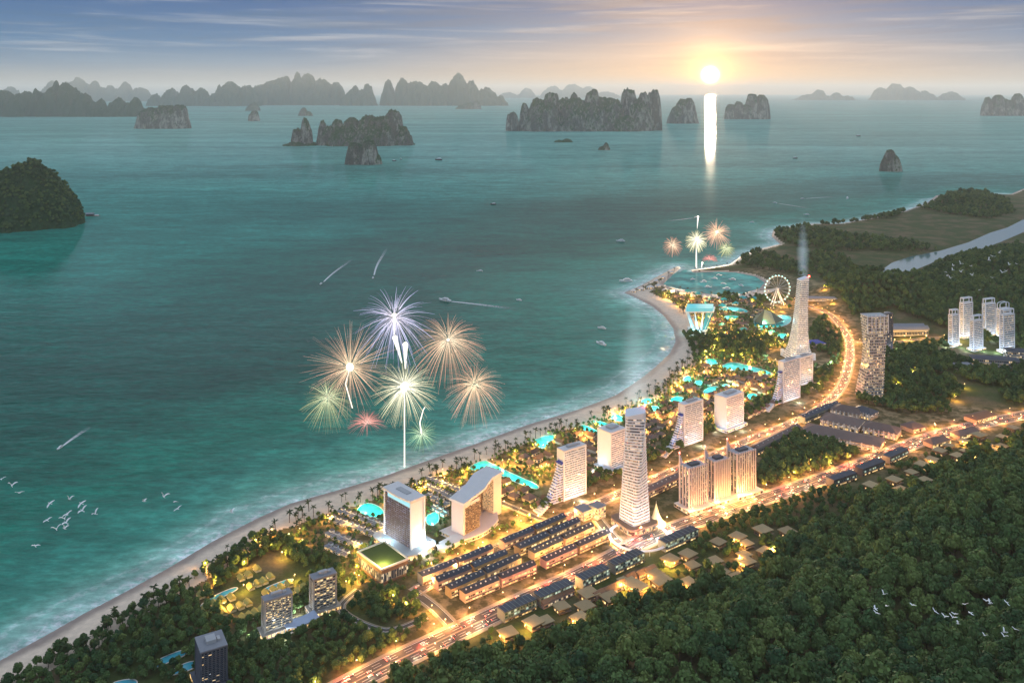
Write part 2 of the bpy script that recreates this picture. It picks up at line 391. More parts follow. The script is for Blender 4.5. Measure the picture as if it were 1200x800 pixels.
def sea_mat():
    m = bpy.data.materials.new('sea_water'); m.use_nodes = True; n = NT(m.node_tree); b = n.n['Principled BSDF']
    pos = n.node('ShaderNodeNewGeometry').outputs['Position']
    s = n.node('ShaderNodeAttribute', attribute_name='shore').outputs['Fac']     # metres off the waterline
    big = n.noise(pos, .0016, 4, .55)
    wob = n.m('MULTIPLY', n.m('SUBTRACT', n.noise(pos, .012, 5, .6), .5), 60)
    d = n.m('ADD', s, wob)
    dd = n.m('ADD', s, n.m('MULTIPLY', n.m('SUBTRACT', big, .5), 500))
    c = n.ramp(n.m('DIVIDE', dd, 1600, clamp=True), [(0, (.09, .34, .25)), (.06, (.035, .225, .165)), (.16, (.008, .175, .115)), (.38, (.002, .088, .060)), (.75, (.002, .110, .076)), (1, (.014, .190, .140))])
    c = n.mix(n.m('MULTIPLY', n.smooth(n.sep(pos)[1], 2600, 9000), .9), c, (.17, .37, .315))  # silvery reflected sky put into the colour of the far water
    # dark and pale wind lanes
    ln = n.noise(n.vm('MULTIPLY', pos, (.0003, .0013, 0)), 1.0, 6, .62, .4)
    c = n.mix(1.0, c, n.ramp(ln, [(.3, .72), (.7, 1.35)]), 'MULTIPLY')
    # surf: milky water and foam at the beach
    calm = n.node('ShaderNodeAttribute', attribute_name='calm').outputs['Fac']; rough_sea = n.m('SUBTRACT', 1.0, calm)
    c = n.mix(n.m('MULTIPLY', calm, .9), c, n.mix(n.smooth(n.noise(pos, .012, 3), .4, .6), (.02, .22, .20), (.08, .46, .38)))
    milk = n.m('MULTIPLY', n.smooth(d, 88, -5), rough_sea)
    c = n.mix(n.m('MULTIPLY', milk, .74), c, (.44, .64, .57))
    fn = n.noise(pos, .10, 6, .68, .5)
    foam = n.m('MULTIPLY', n.smooth(d, 30, 2), n.smooth(fn, .38, .66))
    ridge = n.m('MULTIPLY', n.smooth(n.m('ABSOLUTE', n.m('SUBTRACT', d, 40)), 9, 2), n.smooth(fn, .40, .62))
    foam = n.m('MAXIMUM', foam, n.m('MULTIPLY', ridge, .35))
    cap = n.m('MULTIPLY', n.smooth(n.noise(n.vm('MULTIPLY', pos, (.06, .12, 0)), 1.0, 4, .7), .69, .78), .35)
    foam = n.m('MAXIMUM', foam, cap)
    foam = n.m('MULTIPLY', foam, rough_sea)
    c = n.mix(foam, c, (.74, .76, .76))
    mott = n.m('ADD', n.m('MULTIPLY', n.noise(n.vm('MULTIPLY', pos, (.035, .075, 0)), 1.0, 4, .7), .9), n.m('MULTIPLY', n.noise(n.vm('MULTIPLY', pos, (.006, .014, 0)), 1.0, 4, .6, .5), .7))  # wave crests and ripple light and dark put into the water colour
    c = n.mix(1.0, c, n.ramp(mott, [(.58, .62), (.80, 1.0), (1.0, 1.55)]), 'MULTIPLY')
    # diffuse body of the water under a reflection that the slopes of the waves cap at low angles
    n.n.remove(b); dif = n.node('ShaderNodeBsdfDiffuse'); n.put(dif.inputs['Color'], c)
    gl = n.node('ShaderNodeBsdfGlossy'); n.put(gl.inputs['Roughness'], n.m('ADD', .02, n.m('MULTIPLY', ln, .04)))
    fr = n.node('ShaderNodeFresnel'); fr.inputs['IOR'].default_value = 1.33
    fac = n.m('MULTIPLY', n.m('MINIMUM', n.m('MULTIPLY', fr.outputs[0], .6), .13), n.m('SUBTRACT', 1.0, foam))
    ms = n.node('ShaderNodeMixShader'); n.put(ms.inputs[0], fac); n.l.new(dif.outputs[0], ms.inputs[1]); n.l.new(gl.outputs[0], ms.inputs[2]); n.l.new(ms.outputs[0], n.n['Material Output'].inputs['Surface'])
    w = n.m('ADD', n.noise(n.vm('MULTIPLY', pos, (.045, .09, 0)), 1.0, 5, .62), n.m('MULTIPLY', n.noise(n.vm('MULTIPLY', pos, (.010, .022, 0)), 1.0, 3, .5, .3), 2.2))
    w = n.m('ADD', w, n.m('MULTIPLY', n.noise(n.vm('MULTIPLY', pos, (.0030, .0062, 0)), 1.0, 4, .6), n.m('MULTIPLY', n.smooth(n.sep(pos)[1], 2500, 6000), 15.0)))
    bp = n.node('ShaderNodeBump'); n.put(bp.inputs['Strength'], n.m('ADD', .028, n.m('MULTIPLY', n.smooth(n.sep(pos)[1], 3200, 900), .60))); bp.inputs['Distance'].default_value = 6.0
    n.put(bp.inputs['Height'], w)
    for q in (dif, gl): n.l.new(bp.outputs[0], q.inputs['Normal'])
    return m
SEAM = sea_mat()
LAGOON = PX([(787, 322), (776, 333), (790, 340), (815, 344), (845, 348), (872, 346), (894, 339), (899, 331), (887, 323), (862, 318), (840, 317), (812, 318), (800, 316)])
def make_sea():
    # near rows fine, far rows out to the hazy horizon
    Y = np.concatenate([np.arange(300, 620, 40), F*H/np.arange(860, 125, -2.0)-0, [36000, 42000, 50000, 62000, 80000, 105000, 140000]])
    Y = np.unique(np.round(Y, 2))
    k = np.concatenate([np.linspace(-2.6, -.7, 24), np.linspace(-.68, .68, 420), np.linspace(.7, 2.6, 24)])
    K, YY = np.meshgrid(k, Y); X = np.clip(K*YY, -145000, 145000); Z = np.zeros_like(X)
    s, r = shore(X, YY); ny, nx = X.shape; idx = np.arange(ny*nx).reshape(ny, nx)
    Q = np.stack([idx[:-1, :-1], idx[:-1, 1:], idx[1:, 1:], idx[1:, :-1]], -1).reshape(-1, 4)
    land = (s.ravel()[Q].min(1) > 30); Q = Q[~land]
    sd = np.minimum(-s, 1e5)
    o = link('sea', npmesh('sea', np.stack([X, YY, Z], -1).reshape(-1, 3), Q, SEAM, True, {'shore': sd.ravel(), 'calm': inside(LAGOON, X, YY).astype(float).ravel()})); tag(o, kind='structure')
make_sea()
def river():
    m = mat('river_water', (.10, .20, .20), .12, .1, .02)
    o = MB().add([(p[0], p[1], .6) for p in RIVER], [tuple(range(len(RIVER)))]).build('river', m); tag(o, kind='structure')
river()

# ------------------------------------------------------------------ karst islands
def rock_mat(name, green, rock, amount):
    m = bpy.data.materials.new(name); m.use_nodes = True; n = NT(m.node_tree); b = n.n['Principled BSDF']
    g = n.node('ShaderNodeNewGeometry'); pos = g.outputs['Position']; nz = n.sep(g.outputs['True Normal'])[2]
    oc = n.node('ShaderNodeTexCoord').outputs['Object']
    n1 = n.noise(n.vm('MULTIPLY', oc, (1, 1, .45)), .012, 7, .7); n2 = n.noise(oc, .08, 4, .6)
    f = n.m('ADD', n.m('ADD', nz, n.m('MULTIPLY', n.m('SUBTRACT', n1, .5), 1.3)), amount)
    c = n.mix(n.smooth(f, .30, .55), n.mix(n.smooth(n1, .46, .62), (rock[0]*.30, rock[1]*.31, rock[2]*.30), rock), green)
    c = n.mix(1.0, c, n.ramp(n2, [(.25, .55), (.75, 1.35)]), 'MULTIPLY')
    n.put(b.inputs['Base Color'], c); b.inputs['Roughness'].default_value = .9; b.inputs['Specular IOR Level'].default_value = .1
    bp = n.node('ShaderNodeBump'); bp.inputs['Strength'].default_value = .8; bp.inputs['Distance'].default_value = 12
    n.put(bp.inputs['Height'], n.m('ADD', n2, n1)); n.l.new(bp.outputs[0], b.inputs['Normal'])
    return m
ROCK = rock_mat('karst_rock', (.052, .098, .036), (.50, .45, .38), .10)
ROCKG = rock_mat('wooded_rock', (.040, .080, .030), (.34, .29, .24), .42)
def island(label, yb, bumps, m=None, p=3.0, rough=.5, ry=1.0, res=2.0, name='karst_island', group=None, seed=0, fat=1.1):
    """bumps: (x pixel, top row, half width in pixels, depth offset in half widths)"""
    x0 = min(b[0]-b[2] for b in bumps)-2; x1 = max(b[0]+b[2] for b in bumps)+2
    rmax = max(b[2] for b in bumps); d0 = F*H/(yb-HZ); mp = d0/F
    dc = d0+rmax*mp*ry*.55
    cx = (x0+x1)/2
    nx = int(min(420, max(40, (x1-x0)*res))); lx = (x1-x0)*mp
    ly = 2.3*rmax*mp*ry; nyy = int(min(150, max(36, nx*ly/lx)))
    gx = np.linspace(-lx/2, lx/2, nx); gy = np.linspace(-ly/2, ly/2, nyy); X, Y = np.meshgrid(gx, gy)
    unit = rmax*mp
    wx = X+unit*.22*(fbm(X/unit*2.2+7, Y/unit*2.2, 31+seed, 4)-.5)*2; wy = Y+unit*.22*(fbm(X/unit*2.2, Y/unit*2.2+3, 57+seed, 4)-.5)*2
    Z = np.full(X.shape, -1e3)
    for (bx, ty, w, off) in bumps:
        d = dc+off*unit; top = max(25.0, H-(ty-HZ)*d/F)
        w = w*fat; q = np.sqrt(((wx-(bx-cx)*mp)/(w*mp))**2+((wy-off*unit)/(w*mp*ry))**2)
        Z = np.maximum(Z, top*(1.10-1.22*q**p))
    top = max(H-(b[1]-HZ)*dc/F for b in bumps)
    n = fbm(X/unit*5, Y/unit*5, 11+seed, 4)-.5; n2 = fbm(X/unit*16, Y/unit*16, 23+seed, 3)-.5
    Z = Z+np.where(Z > -20, (n*.46+n2*.34)*rough*np.minimum(top, unit*1.2), 0)
    Z = np.maximum(Z, -30)
    idx = np.arange(X.size).reshape(X.shape)
    Q = np.stack([idx[:-1, :-1], idx[:-1, 1:], idx[1:, 1:], idx[1:, :-1]], -1).reshape(-1, 4)
    Q = Q[Z.ravel()[Q].max(1) > -12]
    u, inv = np.unique(Q, return_inverse=True)
    V = np.stack([X, Y, Z], -1).reshape(-1, 3)[u]
    o = link(name, npmesh(name, V, inv.reshape(-1, 4), m or ROCK, False), loc=((cx-600)*dc/F, dc, 0))
    tag(o, label, 'island', group); return o
HEADLAND = island('large rounded headland covered in dark green forest at the edge of the bay', 268, [(31, 194, 66, 0), (-30, 212, 70, 0), (66, 228, 30, .0), (78, 240, 18, -.1), (5, 225, 66, -.25)], ROCKG, 1.35, .30, .8, 3.6, seed=3)
island('squat dark flat-topped rock island with steep sides, alone before the far hills', 151, [(177, 129, 16, 0), (198, 127, 17, 0), (212, 126, 11, 0), (190, 127, 12, .2)], ROCK, 3.4, .45, .9, 3.2, seed=5)
island('long cliffed island with grey rock scars, ending in a tall green peak', 171, [(352, 168, 18, -.15), (357, 142, 9, 0), (346, 152, 9, 0), (376, 144, 7, .1), (384, 150, 13, .0), (394, 143, 11, .1), (412, 142, 16, .1), (432, 139, 18, .1), (446, 140, 14, .1), (462, 132, 12, .1), (474, 150, 13, 0), (455, 146, 16, 0), (405, 150, 26, 0), (438, 147, 26, .1)], ROCK, 2.8, .42, 1.0, 3.2, seed=7)
island('small round pale-footed rock islet in front of the long cliffed island', 193, [(416, 170, 12, 0), (433, 167, 12, 0), (440, 180, 8, 0), (424, 172, 12, .1)], ROCK, 3.2, .5, .9, 4.0, seed=9)
island('longest cliff-walled island with a row of rounded tops beside the setting sun', 154, [(599, 134, 6, -.1), (613, 125, 9, 0), (630, 120, 10, .1), (647, 112, 13, .2), (662, 118, 12, .2), (673, 114, 8, .25), (695, 110, 13, .3), (708, 118, 14, .3), (722, 121, 12, .3), (741, 109, 13, .4), (758, 113, 9, .4), (768, 109, 9, .4), (638, 121, 26, .1), (676, 119, 26, .2), (714, 120, 24, .3), (750, 120, 20, .4), (690, 124, 20, .0), (730, 138, 14, -.3), (745, 141, 9, -.3)], ROCK, 3.0, .5, 1.0, 3.0, seed=11)
island('thumb-shaped rock island just in front of the sunlit water', 145, [(801, 119, 12, 0), (808, 118, 9, 0), (796, 126, 13, 0)], ROCK, 3.0, .4, .9, 4, seed=13)
island('double-humped rock island on the far side of the sun glitter', 140, [(857, 124, 8, 0), (865, 121, 8, 0), (882, 113, 11, .2), (893, 114, 10, .2), (876, 124, 10, 0)], ROCK, 3.2, .4, .9, 4, seed=15)
island('single upright rock pillar standing alone in the open sea near the wooded cape', 201, [(1043, 178, 8, 0), (1047, 184, 9, 0), (1040, 186, 8, 0)], ROCK, 3.2, .5, .9, 6, seed=17)
island('little pointed rock by the foot of the longest cliff-walled island', 176, [(710, 168, 5, 0), (706, 172, 5, 0)], ROCK, 2.0, .5, .8, 9, seed=19)
island('low flat reef rocks below the longest cliff-walled island', 167, [(664, 163, 7, 0), (655, 165, 6, 0)], ROCK, 2.0, .5, .8, 8, seed=20)
island('tiny pointed rock, upper of two close together in the left of the bay', 130, [(298, 121, 7, 0), (296, 124, 8, 0)], ROCK, 2.4, .4, .8, 6, seed=21)
island('small blocky rock stack, lower of two close together in the left of the bay', 142, [(298, 131, 6, 0), (296, 133, 5, 0)], ROCK, 4, .4, .8, 7, seed=22)
island('small wedge-shaped rock behind the long cliffed island', 136, [(356, 127, 6, 0), (361, 131, 6, 0)], ROCK, 2.2, .4, .8, 6, seed=23)
island('low hazy double rock behind the left end of the longest island', 128, [(550, 121, 9, 0), (558, 119, 6, 0), (541, 124, 7, 0)], ROCK, 2.8, .4, .8, 5, seed=24)
island('little dark rock in front of the hazy mountain chain', 124, [(258, 117, 12, 0), (250, 119, 8, 0)], ROCK, 2.4, .4, .8, 5, seed=25)
island('hazy rock peak at the far right of the bay', 136, [(1167, 122, 6, 0), (1172, 114, 11, .3), (1180, 118, 12, .3), (1195, 112, 10, .4), (1160, 116, 8, .4)], ROCK, 2.8, .4, .9, 5, seed=26)
def chain(label, yb, xs, tops, w, seed, off=.2):
    rr = random.Random(seed); b = []
    for i, (x, t) in enumerate(zip(xs, tops)): b.append((x+rr.uniform(-3, 3), t+rr.uniform(-2, 2), w*rr.uniform(.55, 1.5), rr.uniform(-off, off))); b.append((x+rr.uniform(-8, 8), t+rr.uniform(3, 9), w*rr.uniform(.5, 1.1), rr.uniform(-off, off)-.15))
    island(label, yb, b, ROCKG, 1.9, .5, 1.1, 2.2, seed=seed, name='far_island')
chain('broad dark wooded island chain filling the left edge of the horizon', 137, [-60, -30, 0, 25, 44, 63, 82, 100, 118, 138, 156], [104, 108, 110, 112, 106, 100, 104, 112, 118, 116, 118], 20, 41)
chain('low faint hazy island ridge behind the dark wooded chain', 119, [60, 78, 95, 110, 128, 146, 165, -10, 12], [100, 100, 94, 97, 101, 100, 105, 99, 103], 16, 42)
chain('hazy mountain island of even humps in the left centre of the horizon', 124.5, [186, 202, 218, 236, 254, 270, 288], [112, 106, 101, 106, 103, 98, 104], 15, 43)
chain('tall hazy mountain island with a central peak on the horizon', 123.5, [306, 320, 335, 350, 362, 377, 392], [102, 97, 92, 86, 92, 96, 98], 15, 44)
chain('wide hazy mountain island with rugged top left of the sunset', 124, [418, 432, 452, 470, 486, 505, 522, 540, 556, 572, 584], [104, 99, 95, 92, 98, 96, 99, 88, 95, 104, 112], 16, 45)
chain('faint pale island ridge right of the sun on the horizon', 117.5, [945, 962, 978, 990, 1035, 1052, 1066, 1085, 1110], [112, 109, 108, 113, 106, 101, 104, 106, 111], 13, 46)
chain('very pale far ridge low on the horizon between the rugged island and the sun', 115, [596, 620, 648, 672, 690, 712], [110, 106, 103, 100, 104, 108], 14, 47)

# ------------------------------------------------------------------ roads
ASPH = mat('asphalt', (.085, .078, .074), .75, .25, .15)
PAVE = mat('paving', (.34, .28, .21), .85, .15, .2)
PAINT = mat('road_paint', (.75, .74, .70), .6, .1, .5)
ROADS = []
def smooth_line(pts, step=9.0):
    p = np.asarray(pts, float); out = []
    for i in range(len(p)-1):
        a = p[max(i-1, 0)]; b = p[i]; c = p[i+1]; d = p[min(i+2, len(p)-1)]
        n = max(2, int(np.hypot(*(c-b))/step))
        for k in range(n):
            t = k/n; out.append(.5*((2*b)+(c-a)*t+(2*a-5*b+4*c-d)*t*t+(3*b-a-3*c+d)*t**3))
    out.append(p[-1]); return np.array(out)
def offset(line, o):
    t = np.gradient(line, axis=0); t /= np.hypot(t[:, 0], t[:, 1])[:, None]+1e-9
    return line+np.stack([t[:, 1], -t[:, 0]], -1)*o
def ribbon(name, line, o0, o1, z, m, thick=0.0, follow=True):
    a = offset(line, o0); b = offset(line, o1); n = len(line)
    g = terrain(line[:, 0], line[:, 1]) if follow else np.full(n, 4.0)
    g = np.maximum(g, 4.0) if follow else g
    V = [(*a[i], g[i]+z) for i in range(n)]+[(*b[i], g[i]+z) for i in range(n)]
    Fc = [(i, n+i, n+i+1, i+1) for i in range(n-1)]
    if thick:
        V += [(*a[i], g[i]+z-thick) for i in range(n)]+[(*b[i], g[i]+z-thick) for i in range(n)]
        Fc += [(i, i+1, 2*n+i+1, 2*n+i) for i in range(n-1)]+[(n+i, 3*n+i, 3*n+i+1, n+i+1) for i in range(n-1)]
    if o1 < o0: Fc = [tuple(reversed(f)) for f in Fc]
    o = MB().add(V, Fc).build(name, m); tag(o, kind='structure'); return o
def road(px, w, lanes, side=3.5, median=0.0, world=None):
    line = smooth_line(PX2(px)); ROADS.append((line, w/2+side))
    ribbon('road', line, -w/2, w/2, .30, ASPH)
    for s in (-1, 1): ribbon('pavement', line, s*w/2, s*(w/2+side), .44, PAVE, .5)
    if median: ribbon('median_strip', line, -median/2, median/2, .46, PAVE, .17)
    for s in (-1, 1): ribbon('road_marking', line, s*(w/2-.9)-.25, s*(w/2-.9)+.25, .306, PAINT)
    for k in lanes:
        d = MB(); a = offset(line, k-.18); b = offset(line, k+.18)
        for i in range(0, len(line)-1, 2):
            d.add([(*a[i], 4.306), (*b[i], 4.306), (*b[i+1], 4.306), (*a[i+1], 4.306)], [(0, 1, 2, 3)])
        tag(d.build('road_marking', PAINT), kind='structure')
    return line
def PX2(px): return np.array([P(x, y, 4.3)[:2] for x, y in px])
MAIN = road([(330, 845), (400, 807), (460, 776), (515, 750), (570, 724), (625, 698), (680, 673), (724, 650), (760, 631), (833, 604), (907, 580), (980, 555), (1039, 532), (1090, 512), (1140, 499), (1200, 486), (1300, 466)],
            26, (-8.2, -4.6, 4.6, 8.2), 4.0, 1.8)
BOUL = road([(486, 694), (520, 672), (560, 652), (600, 634), (640, 617), (690, 594), (740, 572), (790, 551), (840, 531), (885, 512), (930, 494), (962, 477), (983, 457), (993, 434), (996, 412), (992, 392), (974, 372), (950, 361), (925, 352)],
            15, (-3.6, 3.6), 3.0)
CROSS = road([(486, 694), (510, 712), (532, 734)], 11, (), 2.5)
CROSSB = road([(690, 594), (712, 622), (730, 640)], 12, (), 2.5)
LINK = road([(586, 588), (610, 598), (640, 610), (655, 612)], 9, (), 2.0)
PARK = road([(996, 400), (1030, 402), (1080, 399), (1118, 399)], 10, (), 2.0)
LOWR = road([(420, 690), (400, 714), (452, 738), (500, 722)], 7, (), 1.5)
def ring():
    c = np.array(P(749, 633, 4.3)[:2]); t = np.linspace(0, 2*math.pi, 49)
    line = np.stack([c[0]+37*np.cos(t), c[1]+37*np.sin(t)], -1)
    m = MB(); n = len(t)
    for i in range(n-1):
        a = [(c[0]+r*math.cos(q), c[1]+r*math.sin(q), z) for q in (t[i], t[i+1]) for r, z in ((35.5, 9.6), (39.5, 9.6), (35.5, 10.4), (39.5, 10.4))]
        m.add(a, [(2, 3, 7, 6), (0, 2, 6, 4), (1, 5, 7, 3), (0, 4, 5, 1)])
    e = empty('footbridge', (0, 0, 0)); tag(e, 'white ring footbridge over the crossing at the foot of the twisted tower', 'footbridge')
    m.build('deck', WHITE, e)
    for k in range(8):
        q = k*math.pi/4+.2; MB().tube((c[0]+37.5*math.cos(q), c[1]+37.5*math.sin(q), 4), (c[0]+37.5*math.cos(q), c[1]+37.5*math.sin(q), 9.6), .5).build('pillar', WHITE, e)
ring()
OCC = []                                       # (x, y, radius) already taken by buildings
def taken(X, Y, pad=0.0):
    X = np.asarray(X, float); Y = np.asarray(Y, float); r = np.zeros(X.shape, bool)
    for (a, b, c) in OCC: r |= (X-a)**2+(Y-b)**2 < (c+pad)**2
    return r
def on_road(X, Y, pad=3.0):
    X = np.asarray(X, float); Y = np.asarray(Y, float); r = np.zeros(X.shape, bool)
    for line, w in ROADS: r |= dist(line[::2], X, Y) < w+pad
    return r
POOLS = []
def in_pool(X, Y, pad=3.0):
    X = np.asarray(X, float); Y = np.asarray(Y, float); r = np.zeros(X.shape, bool)
    for p in POOLS: r |= inside(p, X, Y) | (dist(p, X, Y, True) < pad)
    return r
# ------------------------------------------------------------------ towers and large buildings
WIN_DAY = window_mat('window_glass_cool', (.07, .085, .11), (1.0, .80, .52), .6, .34, 3.4)
WIN_BLUE = window_mat('window_glass_blue', (.02, .04, .12), (.40, .52, 1.0), .75, .45, 2.8)
WIN_GOLD = window_mat('window_glass_gold', (.05, .035, .025), (1.0, .70, .36), .8, .62, 3.0)
WIN_WHITE = window_mat('window_glass_bright', (.13, .16, .20), (1.0, .92, .80), .45, .45, 3.0)
WIN_DARK = window_mat('window_glass_dark', (.03, .04, .06), (1.0, .75, .45), .7, .12, 3.6)
WIN_PINK = window_mat('window_glass_rose', (.15, .13, .15), (1.0, .84, .76), .5, .5, 3.0)
WIN_SHOP = window_mat('shop_window_glass', (.08, .06, .04), (1.0, .70, .34), 1.2, .70, 4.5)
WIN_TEAL = window_mat('window_glass_teal', (.05, .10, .10), (.75, 1.0, .85), .55, .45, 4.0)
BLUEROOF = mat('blue_glazed_roof', (.03, .05, .30), .25, .1, .2)
TEALGLASS = mat('teal_glass', (.05, .30, .36), .1, .1, .05, spec=.7)
REDLAMP = glow_mat('red_beacon', (1, .08, .05), 14)
WARMLAMP = glow_mat('warm_lamp', (1.0, .60, .22), 6)
WHITELAMP = glow_mat('white_lamp', (.85, .95, 1.0), 9)
def point_light(loc, power, col, r=.6, parent=None, name='lamp_light'):
    l = bpy.data.lights.new(name, 'POINT'); l.energy = power; l.color = col; l.shadow_soft_size = r
    o = bpy.data.objects.new(name, l); COL.objects.link(o); o.location = loc
    if parent: o.parent = parent
    return o
def fit(xl, xf, xr, yb, yt, deg):
    """a box seen corner-on: picture columns of its left, front and right corner, rows of the front corner's foot and top"""
    t = math.radians(deg); c, s = math.cos(t), math.sin(t)
    p = G(xf, yb); X0, d0 = p.x, p.y
    k = (xr-600)/F; Lr = (k*d0-X0)/(c-k*s)
    k = (xl-600)/F; Ll = (X0-k*d0)/(s+k*c)
    h = (HZ+F*(H-p.z)/d0-yt)*d0/F
    ctr = Vector((X0+c*Lr/2-s*Ll/2, d0+s*Lr/2+c*Ll/2, p.z))
    return ctr, Lr, Ll, h, t
def storeys(root, x0, x1, y0, y1, z0, z1, n, win, wall, out=(1, 1, 1, 1), bal=1.1, wfrac=.62, balm=None, inset=.12):
    """one window strip and one balcony per storey; out = which of the faces (-y, -x, +y, +x) carry them"""
    st = (z1-z0)/n
    for k in range(n):
        z = z0+k*st
        e = [(inset if q else -.35) for q in out]
        MB().box(x0-e[1], x1+e[3], y0-e[0], y1+e[2], z+st*(1-wfrac)*.75, z+st*(1-wfrac)*.75+st*wfrac).build('window', win, root)
        if bal:
            e = [(bal if q else -.5) for q in out]
            MB().box(x0-e[1], x1+e[3], y0-e[0], y1+e[2], z-.18, z+st*(1-wfrac)*.75-.08).build('balcony', balm or wall, root)
def block(name, label, cat, spec, deg, n, win, wall, roofm, out=(1, 1, 0, 0), bal=1.1, group=None, podium=True, wfrac=.62, balm=None, plant=True, endfin=True):
    ctr, Lr, Ll, h, t = fit(*spec, deg)
    e = empty(name, ctr, t); tag(e, label, cat, group); a, b = Lr/2, Ll/2
    OCC.append((ctr.x, ctr.y, max(Lr, Ll)*.62+5))
    w = MB().box(-a, a, -b, b, -.5, h-1.2)
    w.build('wall', wall, e)
    z0 = 6 if podium else 3
    storeys(e, -a, a, -b, b, z0, h-3, n, win, wall, out, bal, wfrac, balm)
    if endfin:
        f = bal+.35
        for (x, y) in ((-a, -b), (a, -b), (-a, b)):
            MB().box(x-f if x < 0 else x-.5, x+.5 if x < 0 else x+f, y-f if y < 0 else y-.5, y+.5 if y < 0 else y+f, -.5, h-.6).build('corner_fin', wall, e)
    MB().box(-a-bal-.5, a+bal+.5, -b-bal-.5, b+bal+.5, h-1.2, h).build('roof', roofm, e)
    if plant: MB().box(-a*.45, a*.35, -b*.4, b*.45, h+.003, h+3.2).box(a*.45, a*.7, -b*.3, b*.2, h+.003, h+2).build('plant_room', CONC, e)
    if podium:
        MB().box(-a-5, a+5, -b-5, b+5, -.5, 4.6).build('podium', wall, e)
        MB().box(-a-5.1, a+5.1, -b-5.1, b+5.1, 1.0, 3.6).build('shopfront', WIN_SHOP, e)
    for (x, y) in ((0, -b-16), (-a-16, 0)): point_light((x, y, 5.5), FLOOD*max(1, h/60), (.78, .89, 1), 1, e, 'flood_light')
    return e, a, b, h
FLOOD = 8500
def rrect(a, b, r, n=5):
    p = []
    for (cx, cy, s) in ((a-r, b-r, 0), (-a+r, b-r, 1), (-a+r, -b+r, 2), (a-r, -b+r, 3)):
        for k in range(n+1):
            q = (s+k/n)*math.pi/2; p.append((cx+r*math.cos(q), cy+r*math.sin(q)))
    return p
def rot(p, t): c, s = math.cos(t), math.sin(t); return [(x*c-y*s, x*s+y*c) for x, y in p]
# first hotel: long balcony face, white end wall, curved white roof
e, a, b, h = block('hotel_tower', 'hotel tower with blue-lit balconies, a blank white end wall and a curved white roof', 'hotel', (452, 482, 496, 650, 588, ), 44, 22, WIN_BLUE, WHITE, ROOFWHITE, (0, 1, 0, 0), 1.5, balm=mat('bronze_balcony', (.20, .15, .13), .6))
MB().prism([(-a-3+2.5*math.sin(math.pi*k/8)*-1, -b-2+(2*b+4)*k/8) for k in range(9)]+[(a+2, b+2), (a+2, -b-2)], h+.01, h+2.2).build('roof_canopy', ROOFWHITE, e)
MB().box(-a-1.7, -a+2, -b+1, b*.75, h-7, h-1.3).build('rooftop_lounge', glow_mat('cyan_lounge', (.25, .75, .9), .7), e)
MB().prism(rot(rrect(a+16, b+13, 12), 0), -.5, 7).build('terrace_podium', CONC, e)
MB().prism(rrect(a+16.15, b+13.15, 12), 1.4, 5.4).build('podium_window', WIN_SHOP, e)
for (px, py) in ((450, 642), (502, 645)):
    p = G(px, py); l = MB().tube((0, 0, 0), (0, 0, 9), .3, .2); l.cur = 1; l.ball((0, 0, 9.6), 1.3)
    o = l.build('floodlight', [BLACKM, WHITELAMP], loc=p); tag(o, 'blazing white floodlight at the %s foot of the blue-lit hotel tower' % ('left' if px < 470 else 'right'), 'floodlight')
    point_light((0, 0, 12), 26000, (.55, .85, 1.0), 1.2, o)
# second hotel: two wings joined over a tall portal
ctr, Lr, Ll, h, t = fit(529, 543, 562, 632, 590, 50)
e = empty('hotel_arch', ctr, t); tag(e, 'pink-white hotel of two wings joined at the roof over a tall open portal', 'hotel'); a, b = Lr/2, Ll/2
OCC += [(ctr.x, ctr.y, 30), (ctr.x+30, ctr.y+38, 34)]
PINKW = mat('rose_white_render', (.66, .57, .56), .6, .06, .05)
MB().box(-a, a, -b, b, -.5, h-2).build('wall', PINKW, e)
storeys(e, -a+3, a, -b, b, 6, h-6, 20, WIN_GOLD, PINKW, (1, 0, 0, 0), 1.0, balm=BROWN)
def wing(x0, x1, y0, y1, z1, nm, win, n=20, lo=6):
    MB().box(x0, x1, y0, y1, -.5, z1).build(nm, PINKW, e)
    storeys(e, x0, x1, y0, y1, lo, z1-5, n, win, PINKW, (1, 0, 0, 0), .9, balm=BROWN)
wing(a+.02, a+24, 9, 3+2*b, h+1, 'middle_wing', WIN_GOLD)
wing(a+24.02, a+34, 15, 2*b+8, h+4, 'inner_wing', WIN_DARK)
MB().box(a+38, a+54, -1, 4+2*b, -.5, h+8).build('far_wing', PINKW, e)
storeys(e, a+38, a+54, -1, 4+2*b, 8, h+2, 19, WIN_GOLD, PINKW, (0, 1, 0, 0), .6)
MB().box(a+34.02, a+38, 8, 3+2*b, h-14, h+4).build('portal_lintel', PINKW, e)
pl = [(-a-2, -b-3), (a+10, -b), (a+35, -1), (a+56, -3), (a+56, 2*b+6), (a+30, 2*b+7), (a, b+6), (-a-2, b+2)]
m = MB(); m.prism(pl, h-1.5, h+1.5); 
v0 = len(m.v)//2
m.v = [(x, y, z+max(0, (x+a))/(2*a+56)*9) for x, y, z in m.v]; m.build('roof', ROOFWHITE, e)
arc = [(-a-10+70*k/10, -b-7-7*math.sin(math.pi*k/10)) for k in range(11)]+[(a+56, 10), (-a-10, b+12)]
MB().prism(arc, -.5, 5).build('podium', PINKW, e); MB().prism([(x, y-.2) for x, y in arc], 1.2, 3.8).build('podium_window', WIN_GOLD, e)
pl = G(519, 632); MB().prism(rrect(19, 8, 7.5), 0, 5).prism(rrect(20, 9, 8.5), 5, 6).build('ballroom', ROOFWHITE, e, loc=(-a-22, -b+2, 0))
